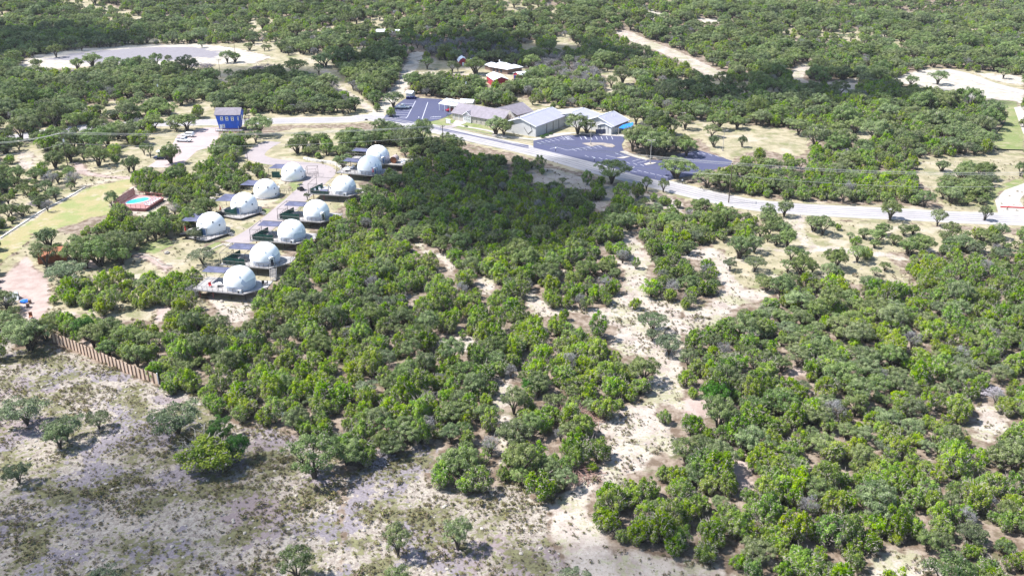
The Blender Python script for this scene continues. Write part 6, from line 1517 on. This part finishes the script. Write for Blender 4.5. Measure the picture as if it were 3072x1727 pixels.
 ('5', 710, 345, 'oak', 6.4, .95, 'dark oak at the near rim of the quarry clearing'), ('5', 790, 330, 'oak', 6.0, .7, 'upright oak at the near rim of the quarry clearing'), ('5', 850, 318, 'oak', 4.4, .5, 'smallest oak at the near rim of the quarry clearing'),
 ('5', 570, 345, 'oak', 6.2, .9, 'oak before the pale quarry floor'), ('5', 470, 335, 'oak', 6.0, 1.0, 'grey oak before the pale quarry floor'), ('5', 180, 345, 'oak', 5.0, .7, 'oak at the outer tip of the quarry clearing'),
 ('5', 1490, 370, 'oak', 7.0, .95, 'grey oak alone in the middle of the upper meadow'), ('5', 1605, 375, 'oak', 5.2, .55, 'slim oak beside the grey one in the upper meadow'),
 ('5', 1640, 335, 'oak', 7.0, 1.0, 'dark oak at the back of the upper meadow'), ('5', 1050, 405, 'oak', 6.0, .7, 'round dark oak near the slim meadow pole'),
 ('5', 1112, 445, 'juniper', 4.6, .9, 'small round juniper near the meadow grove'), ('5', 1000, 590, 'juniper', 6.0, 1.1, 'dark juniper behind the blue house beside the road'),
 ('5', 1235, 580, 'juniper', 3.0, .6, 'tiny dark juniper right behind the blue house stairs'), ('5', 1280, 580, 'juniper', 3.6, .8, 'small dark juniper next to the tiny one by the road'),
 ('5', 1540, 560, 'juniper', 4.2, 1.0, 'round green juniper at the edge of the road grove'), ('5', 1895, 560, 'juniper', 3.6, .8, 'lone small juniper in the dry grass by the dirt drive'),
]
taken = []
cnt = {'juniper': 0, 'oak': 0}
for k, x, y_, kind, h, wf, lab in HAND:
    p = C(k, x, y_)
    lab = lab.replace(' right of ', ' past ').replace(' left of ', ' before ')
    if k in 'fhj2' and kind == 'oak' and h > 5.5: wf *= 1.1 if k == 'h' else 1.4
    if k in '56' and kind == 'oak': wf *= 1.45; h *= 1.1
    base = {'juniper': 4.4, 'oak': 5.4, 'broad': 5.4, 'feather': 4.0, 'grey': 4.5}[kind]
    s = h / base
    o = plant(kind, p, s, rnd.uniform(0, 6.28), lab)
    o.scale = (s * wf ** .75, s * wf ** .75, s)
    taken.append((p.x, p.y, 2.0 * s * wf))
    if kind in cnt: cnt[kind] += 1
# hedge and shrubs at the church
def hedge(a, b_, h, label):
    t = b_ - a; n = max(2, int(t.length / .8)); r = np.random.default_rng(5)
    c = np.stack([np.linspace(0, t.x, n), np.linspace(0, t.y, n), np.full(n, h * .55)], 1)
    v, tt = clump_cards(c, np.full(n, h * .62), 90, .11, r, np.array([t.x / 2, t.y / 2, 0]), .3, .9)
    me = np_mesh('hedge', v, np.arange(len(v)).reshape(-1, 4), [M['broad']], {'tint': tt, 'dead': np.zeros(len(tt))})
    o = bpy.data.objects.new('hedge', me); COL.objects.link(o); o.location = a; tag(o, label, 'hedge')
hedge(C('h', 420, 470), C('h', 670, 515), 1.4, 'clipped dark hedge along the church front')
def shrub(p, s, label, kind='broad'):
    o = plant(kind, p, s, rnd.uniform(0, 6), label, None, None, .7, 'shrub', 'shrub'); o.location.z -= .8 * s; return o
shrub(C('i', 380, 520), .42, 'dark rounded shrub at the hall corner by the kerb'); shrub(C('i', 440, 490), .34, 'second dark shrub along the hall wall'); shrub(C('i', 518, 465), .28, 'smallest shrub along the hall wall')
shrub(C('h', 775, 660), .25, 'small round brownish shrub on the church lawn')
# brush piles
def brush(p, s, m_, label, seed):
    r = np.random.default_rng(seed); mb = MB()
    for _ in range(170):
        a = r.uniform(0, 6.28); q = math.sqrt(r.uniform()) * s * 1.3; z = r.uniform(0, .5) * s * (1 - (q / (1.5 * s)) ** 2) + .08
        c = Vector((math.cos(a) * q * 1.3, math.sin(a) * q, z)); d = Vector(r.normal(size=3)); d.z *= .3; d.normalize(); mb.tube(c - d * s * .45, c + d * s * .45, .05, .03, 4, False)
    o = mb.build('brush_pile', m_); o.location = p; tag(o, label, 'brush pile')
M['cutwood'] = mat('cut_branches', (0.34, 0.21, 0.17), .9, .2, 3.0); M['deadwood'] = mat('grey_dead_branches', (0.36, 0.33, 0.36), .9, .15, 3.0); M['purplewood'] = mat('purple_grey_brush', (0.10, 0.09, 0.16), .9, .2, 3.0)
brush(C('b', 1400, 510), 3.0, M['cutwood'], 'reddish brown pile of cut branches inside the thicket', 1)
brush(C('b', 1400, 840), 2.4, M['cutwood'], 'reddish pile of cut branches at the track side', 2)
brush(C('b', 210, 750), 1.8, M['deadwood'], 'grey heap of dead branches at the field edge', 3)
brush(C('3', 390, 1000), 1.9, M['deadwood'], 'white-grey heap of dead branches below the scrub', 4)
brush(C('5', 1340, 345), 4.5, M['purplewood'], 'dark purple brush heap in the upper meadow', 5)
brush(C('5', 1010, 335), 4.0, M['purplewood'], 'purple-grey brush heap beside the quarry clearing', 6)
brush(C('c', 1820, 345), 1.6, M['deadwood'], 'pale grey dead tree top fallen in the large thicket', 7)

# ------------------------------------------------------------------ woodland: candidate positions on the ground, kept where the photo shows trees
def jit(y0, y1, cell):
    out = []
    yv = y0
    while yv < y1:
        hwid = .60 * (yv * CP + CAMH * SP) + 75
        nn = int(2 * hwid / cell)
        xs = -hwid + (np.arange(nn) + rng.uniform(-.46, .46, nn) + .5) * cell
        out.append(np.stack([xs, yv + rng.uniform(-.46, .46, nn) * cell], 1)); yv += cell
    return np.concatenate(out)
cand = np.concatenate([jit(72, 270, 2.85), jit(270, 450, 3.7), jit(450, 960, 4.5)])
cx_, cy_ = cand[:, 0], cand[:, 1]
cz_ = hgt(cx_, cy_)
px, py, ps = proj(cx_, cy_, cz_ + 2.4)
den = np.ones(len(cand)); oakf = np.full(len(cand), .26)
far = cy_ > 300
oakf[far] = .5
gflag = np.zeros(len(cand), bool)
SIL = [proj(cx_ + dx_, cy_, cz_ + dz_)[:2] for dx_, dz_ in ((0, .8), (0, 2.2), (0, 3.3), (-.7, 2.0), (.7, 2.0))]
for poly, dv_, of_, g in ZP:
    s = inpoly(px, py, poly)
    if dv_ < .12 and g:
        for q in SIL: s |= inpoly(q[0], q[1], poly)
    den[s] = dv_
    if dv_ > 0 or g: oakf[s] = of_
    gflag[s] = g is not None
def over(zt): k_ = CAMH / (CAMH - zt); return cx_ * k_, cy_ * k_           # where the sight line over a crown meets the ground
hwr = [(road_c, 8.0, 5.6), (lane_c, 4.8, 3.6), (dirt_c, 4.6, 3.2), (two_c, 2.6, 1.5), (fardirt1, 8, 6), (fardirt2, 6.5, 4.5), (fardirt3, 5, 3), (fardirt4, 6, 4), (farroad_c, 6, 4), (yardtrk_c, 3, 1), (scrub_trk, 3.2, 1.6), (scrub_trk2, 2.6, 1.2), (island_trk, 3.4, 2.0), (strip_line, 2, .8), (FENCE_LINE, 1.4, .7)]
for ln, w_, w2_ in hwr:
    hid = (ln is road_c) & (cx_ < -118)
    den[(segdist(cx_, cy_, ln, False) < np.where(hid, 5.6, w_))] = 0
    for zt in ((2.0, 3.6) if ln is not FENCE_LINE else (1.5, 3.0)):
        a_, b_ = over(zt); den[(segdist(a_, b_, ln, False) < w2_) & ~hid] = 0
for pl, w_ in [(park_r, 2), (park_l, 2), (park_h, 1), (loopdrive, 1.5), (PW, 2.0)] + [(d_, 1.2) for d_ in DECK_POLYS]:
    den[sdf(cx_, cy_, pl) > -w_] = 0
    if any(pl is d_ for d_ in DECK_POLYS):
        c0_ = (pl[0] + pl[1]) / 2 + (pl[1] - pl[0]) * .02; a_, b_ = over(3.2); den[np.hypot(a_ - c0_.x, b_ - c0_.y) < 6.3] = 0
    else:
        a_, b_ = over(3.2); den[sdf(a_, b_, pl) > -.3] = 0
for o in list(COL.objects):
    if o.parent is None and o.type == 'EMPTY' and o.get('category') in ('church hall', 'church building', 'church', 'church annex', 'porch', 'shed', 'barn', 'house', 'cabin', 'canopy'):
        rr_ = 13 if 'church' in o['category'] else 6
        den[np.hypot(cx_ - o.location.x, cy_ - o.location.y) < rr_] = 0
        a_, b_ = over(2.5); den[np.hypot(a_ - o.location.x, b_ - o.location.y) < rr_ * .75] = 0
for x, y_, r in taken: den[np.hypot(cx_ - x, cy_ - y_) < r] = 0
patch = np.sin(cx_ * .05 + 1.7 * np.sin(cy_ * .031)) * np.sin(cy_ * .043 + 1.3 * np.sin(cx_ * .037))   # stands of one kind
u1, u2, u3, u4 = (rng.uniform(size=len(cand)) for _ in range(4))
gap_ = np.sin(cx_ * .031 + 2.1 * np.sin(cy_ * .017)) * np.sin(cy_ * .037 + 1.9 * np.sin(cx_ * .019))
den[far] *= np.where(gap_[far] > .60, .30, 1.0)
keep = u1 < den * .95
oakp = np.clip(oakf + patch * .30 * (oakf > .1) * (oakf < .97), 0, 1)
kind = np.where(u2 < oakp, 1, 0)
kind[(u4 < .035) & far] = 3; kind[(u4 < .022) & ~far] = 3
kind[(u4 > .95) & (kind == 1)] = 2
greyz = [P3('2', [(830, 80), (1100, 60), (1350, 150), (1330, 230), (1030, 200), (820, 170)]), P3('2', [(1350, 190), (1600, 180), (1900, 210), (2050, 330), (2050, 480), (1800, 440), (1500, 330)]), P3('5', [(1850, 230), (2100, 180), (2576, 200), (2400, 300), (2130, 260)]), P3('5', [(1640, 480), (1700, 400), (1850, 450), (1760, 500)])]
for gz_ in greyz:
    s = inpoly(px, py, gz_); kind[s & (u4 < .62)] = 3
idx = np.where(keep)[0]
px, py, ps = proj(cx_, cy_, cz_)
vis = (px > -10) & (px < 3082) & (py < 1790) & (py > 0)
KN = ['juniper', 'oak', 'feather', 'grey']
size = np.where(kind == 0, .50 + .68 * rng.uniform(size=len(cand)) ** 1.25, np.where(kind == 1, .42 + .62 * rng.uniform(size=len(cand)) ** 1.5, rng.uniform(.6, 1.0, len(cand))))
size = size * np.where(cy_ > 305, np.where(kind == 1, rng.uniform(1.2, 1.75, len(cand)), 1.25), np.where(cy_ > 270, 1.06, 1.0))
size[gflag] *= .92
depth = cy_ * CP + (CAMH - 2) * SP
order = idx[np.argsort(-(size * np.where(kind == 1, 1.35, 1.0) / depth)[idx])]
order = order[vis[order]]
quota = {0: 292 - cnt['juniper'], 1: 292 - cnt['oak'], 2: 120, 3: 120}
single = np.zeros(len(cand), bool)
for j in order:
    if quota[kind[j]] > 0: quota[kind[j]] -= 1; single[j] = True
REG = [('in the grove around the domes and lane', P3('1', [(-300, -100), (2300, -100), (2300, 300), (1960, 420), (1640, 700), (1390, 860), (1100, 1160), (1050, 1448), (-300, 1448)])),
       ('in the fence grove below the domes', P3('4', [(-60, 300), (1950, 330), (2060, 700), (1880, 760), (1560, 870), (1540, 1448), (-60, 1448)])),
       ('in the open scrub below the paved road', P3('d', [(-200, 440), (2600, 560), (2600, 860), (1530, 960), (1400, 1090), (700, 1100), (300, 1150), (-200, 850)])),
       ('on the thicket island inside the sandy loop', P3('e', [(2200, 690), (2600, 560), (2750, 900), (2500, 1100), (2200, 930)])),
       ('in the big thicket below the stilted domes', P3('D', [(480, 1100), (480, 780), (640, 660), (900, 380), (1150, 330), (1500, 500), (1620, 560), (1600, 900), (1660, 960), (1430, 1270), (1000, 1240), (500, 1080)]))]
tail = 'in the large thicket across the sandy track'
FEAT = [('at the edge of the rocky field', [W(a / 3, b_ / 3) for a, b_ in P3('a', [(940, 310), (1180, 320), (1200, 390), (1420, 540), (1740, 600), (2040, 740)])] + [C('b', 500, 640), C('b', 560, 900), C('b', 860, 950), C('b', 1140, 1000), C('b', 1370, 930)], 5.0),
        ('along the main sandy track', [C('b', 1450, 1150), C('b', 1640, 880), C('b', 1800, 500), C('b', 1920, 200), C('e', 2200, 1400), C('e', 2100, 1100)], 9.5),
        ('around the sandy clearing', [C('e', 2000, 1050), C('e', 2130, 850), C('e', 1960, 650), C('e', 1400, 1000), C('d', 300, 1250)], 8.0),
        ('bordering the paved road', road_c, 17.0), ('just below the stilted domes', [C('1', 1900, 480), C('1', 1560, 800), C('1', 1330, 1050), C('1', 1080, 1350), C('4', 2450, 700)], 9.0),
        ('behind the board fence', FENCE_LINE, 7.0), ('beside the pink lane', lane_c, 9.0), ('by the pool deck', PW, 6.0), ('near the white dirt drive', dirt_c, 10.0), ('by the parking lots', park_r + park_l, 12.0)]
fx = np.stack([segdist(cx_, cy_, ln, False) / w_ for _, ln, w_ in FEAT], 1)
for j in np.where(single)[0]:
    reg = tail if py[j] > 560 * 1.0 else 'in the woods beyond the paved road'
    if reg != tail and px[j] < 1300: reg = 'in the woods beyond the blue house'
    for nme, poly in REG[::-1]:
        if inpoly(px[j:j + 1], py[j:j + 1], poly)[0]: reg = nme
    b_ = int(fx[j].argmin())
    if fx[j, b_] < 1: reg = FEAT[b_][0]
    elif reg == tail: reg += ', ' + ('at the frame bottom' if py[j] > 1560 else 'at the frame side' if px[j] > 2800 else 'lower half' if py[j] > 1250 else 'middle' if py[j] > 1000 else 'far side')
    elif 'big thicket' in reg: reg += ', ' + ('lower part' if py[j] > 1150 else 'middle part' if py[j] > 860 else 'shaded upper part')
    kd = KN[kind[j]]
    sw = 'large ' if size[j] > (.93, .78, .9, .9)[kind[j]] else 'small ' if size[j] < (.74, .62, .72, .72)[kind[j]] else 'mid-sized '
    lab = sw + {0: 'green juniper ', 1: 'grey-green oak ', 2: 'pale mesquite ', 3: 'grey leafless tree '}[kind[j]] + reg
    o = plant(kd, (cx_[j], cy_[j], cz_[j] - .05), size[j], u3[j] * 6.28, lab, sw + {0: 'junipers ', 1: 'oaks ', 2: 'mesquites ', 3: 'leafless trees '}[kind[j]] + reg, None, rnd.uniform(.78, 1.28))
def scatter(name, label, cat, protos, P, scl, rot, idx_):
    coll = bpy.data.collections.new(name + '_sources')
    for i, me in enumerate(protos):
        coll.objects.link(bpy.data.objects.new('%s_source_%03d' % (name, i), me))
    me = bpy.data.meshes.new(name)
    me.vertices.add(len(P)); me.vertices.foreach_set('co', np.asarray(P, np.float32).ravel())
    for n, a, t in (('scl', scl, 'FLOAT'), ('rot', rot, 'FLOAT'), ('idx', idx_, 'INT')):
        me.attributes.new(n, t, 'POINT').data.foreach_set('value', a.astype(np.int32 if t == 'INT' else np.float32))
    o = bpy.data.objects.new(name, me); COL.objects.link(o)
    g = bpy.data.node_groups.new(name, 'GeometryNodeTree')
    g.interface.new_socket('Geometry', in_out='INPUT', socket_type='NodeSocketGeometry'); g.interface.new_socket('Geometry', in_out='OUTPUT', socket_type='NodeSocketGeometry')
    gi, go = g.nodes.new('NodeGroupInput'), g.nodes.new('NodeGroupOutput')
    ip = g.nodes.new('GeometryNodeInstanceOnPoints'); ci = g.nodes.new('GeometryNodeCollectionInfo')
    ci.inputs['Collection'].default_value = coll; ci.inputs['Separate Children'].default_value = True; ci.inputs['Reset Children'].default_value = True
    ip.inputs['Pick Instance'].default_value = True
    def na(nm, t):
        q = g.nodes.new('GeometryNodeInputNamedAttribute'); q.data_type = t; q.inputs['Name'].default_value = nm
        return [s for s in q.outputs if s.enabled and s.name == 'Attribute'][0]
    cb = g.nodes.new('ShaderNodeCombineXYZ')
    g.links.new(na('rot', 'FLOAT'), cb.inputs[2]); g.links.new(cb.outputs[0], ip.inputs['Rotation'])
    g.links.new(na('scl', 'FLOAT'), ip.inputs['Scale']); g.links.new(na('idx', 'INT'), ip.inputs['Instance Index'])
    g.links.new(gi.outputs[0], ip.inputs['Points']); g.links.new(ci.outputs[0], ip.inputs['Instance']); g.links.new(ip.outputs[0], go.inputs[0])
    md = o.modifiers.new('scatter', 'NODES'); md.node_group = g
    return tag(o, label, cat, None, 'stuff')
rest = np.array([j for j in idx if not single[j]])
prot = []; start = {}
for kd in KN:
    start[kd] = len(prot)
    for k in range(VAR[kd]): prot.append(WHOLE[kd, k])
iv = np.array([start[KN[kind[j]]] + int(u3[j] * 997) % VAR[KN[kind[j]]] for j in rest])
scatter('woodland', 'mixed juniper and oak woodland filling the land behind the nearer trees', 'woodland', prot,
        np.stack([cx_[rest], cy_[rest], cz_[rest] - .05], 1), size[rest], u3[rest] * 6.28, iv)
print('TREES', len(idx), 'single', int(single.sum()), 'rest', len(rest))
# grass tufts and low weeds
tp = []
for k in range(5):
    v, t, d, _, _ = make_tree('tuft', 900 + k)
    tp.append(np_mesh('tuft', v, np.arange(len(v)).reshape(-1, 4), [M['tuft']], {'tint': t, 'dead': d}))
tc = np.concatenate([jit(76, 200, .62), jit(200, 300, 1.1)])
tx, ty = tc[:, 0], tc[:, 1]
tm = {g: np.full(len(tx), -50.0) for g in GT}
for poly, dens_, oak_, g in ZP:
    wp = [W(a / 3, b_ / 3) for a, b_ in poly]
    if g: apply_poly(tm, tx, ty, wp, g)
    elif dens_ > .3: apply_poly(tm, tx, ty, wp, 'none') if False else None
pn = np.sin(tx * .21 + 2 * np.sin(ty * .13)) * np.sin(ty * .24 + 1.6 * np.sin(tx * .11)) + .5 * np.sin(tx * .55 + ty * .3) * np.sin(ty * .61 - tx * .2)
pr = np.where(tm['field'] > 0, .34 + .42 * (pn > .15), 0) + np.where(tm['sand'] > 0, .13 + .22 * (pn > .3), 0) + np.where(tm['dry'] > 0, .10 + .12 * (pn > .1), 0)
for ln, w_ in [(lane_c, 4.0), (road_c, 5.2)]: pr[segdist(tx, ty, ln, False) < w_] = 0
for d_ in DECK_POLYS + [park_h, park_r]: pr[sdf(tx, ty, d_) > -.3] = 0
kk = rng.uniform(size=len(tx)) < pr
nn = int(kk.sum()); sc_ = rng.uniform(.4, 1.2, nn) * (1 + .9 * (rng.uniform(size=nn) < .06)) * np.where(pn[kk] > .3, 1.15, .85)
scatter('grass_tufts', 'dry olive grass tufts and low weeds over the rocky field', 'grass', tp, np.stack([tx[kk], ty[kk], hgt(tx[kk], ty[kk])], 1), sc_, rng.uniform(0, 6.28, nn), rng.integers(0, 5, nn))
# loose pale stones in the field
sp = [MB().ico((0, 0, .05), .16, 1, .2, k, (1.2, .9, .5)) for k in range(4)]
sme = []
for m_ in sp:
    me = bpy.data.meshes.new('stone'); me.from_pydata(m_.v, [], m_.f); me.materials.append(M['rock']); sme.append(me)
sx = (rng.uniform(size=len(tx)) < np.where(tm['field'] > 0, .07, 0) + np.where(tm['sand'] > 0, .02, 0) + np.where(tm['dry'] > 0, .012, 0)) & ~kk
ns = int(sx.sum())
scatter('loose_stones', 'loose pale stones strewn over the field and tracks', 'stones', sme, np.stack([tx[sx], ty[sx], hgt(tx[sx], ty[sx])], 1), rng.uniform(.4, 1.9, ns), rng.uniform(0, 6.28, ns), rng.integers(0, 4, ns))
print('TUFTS', nn, 'STONES', ns)
# ------------------------------------------------------------------ clouds overhead that shade parts of the land
def cloud_mat(dens_):
    m, nt, b = new_mat('cloud'); nt.nodes.remove(b)
    v = nd(nt, 'VolumePrincipled'); v.inputs['Color'].default_value = (.95, .96, 1, 1); v.inputs['Density'].default_value = dens_
    nt.links.new(v.outputs[0], nt.nodes['Material Output'].inputs['Volume']); return m
CLM = cloud_mat(0.044)
ALT = 520.0
CL = [(1260, 490, 300, 115, 44), (110, 110, 220, 40, 42), (1180, 135, 380, 42, 42), (2020, 235, 380, 40, 44), (250, 1330, 520, 260, 15), (1560, 1420, 300, 90, 14), (700, 190, 260, 28, 28)]
for i, (x, y_, rx, ry, th) in enumerate(CL):
    c = C('D', x, y_); ex = abs(C('D', x + rx, y_).x - c.x); ey = abs(C('D', x, y_ - ry).y - C('D', x, y_ + ry).y) / 2
    pos = c + SUN_DIR * ((ALT + 20 * i) / SUN_DIR.z)
    mb = MB().ico((0, 0, 0), 1.0, 4)
    V = []
    for v in mb.v:
        a, b_, z = v; t = math.atan2(b_, a)
        w_ = 1 + .16 * math.sin(3 * t + i) + .10 * math.sin(7 * t + 2 * i) + .07 * math.sin(13 * t + a * 3)
        lump = 1 + .35 * math.sin(a * 7 + i) * math.sin(b_ * 6 + 1.3 * i) + .2 * math.sin(a * 15 + b_ * 11)
        V.append((a * ex * w_, b_ * ey * w_, z * th * max(.25, lump) * (1 if z > 0 else .45)))
    mb.v = V
    o = mb.build('cloud', CLM, None, True); o.location = pos
    tag(o, kind='stuff')

# ------------------------------------------------------------------ light haze over the far land
hm, hnt, hb = new_mat('haze'); hnt.nodes.remove(hb)
hv = nd(hnt, 'VolumePrincipled'); hv.inputs['Color'].default_value = (.88, .93, 1, 1); hv.inputs['Density'].default_value = 0.00005
hnt.links.new(hv.outputs[0], hnt.nodes['Material Output'].inputs['Volume'])
tag(MB().box((0, 700, 47), (2600, 2000, 98)).build('haze', hm), kind='stuff')
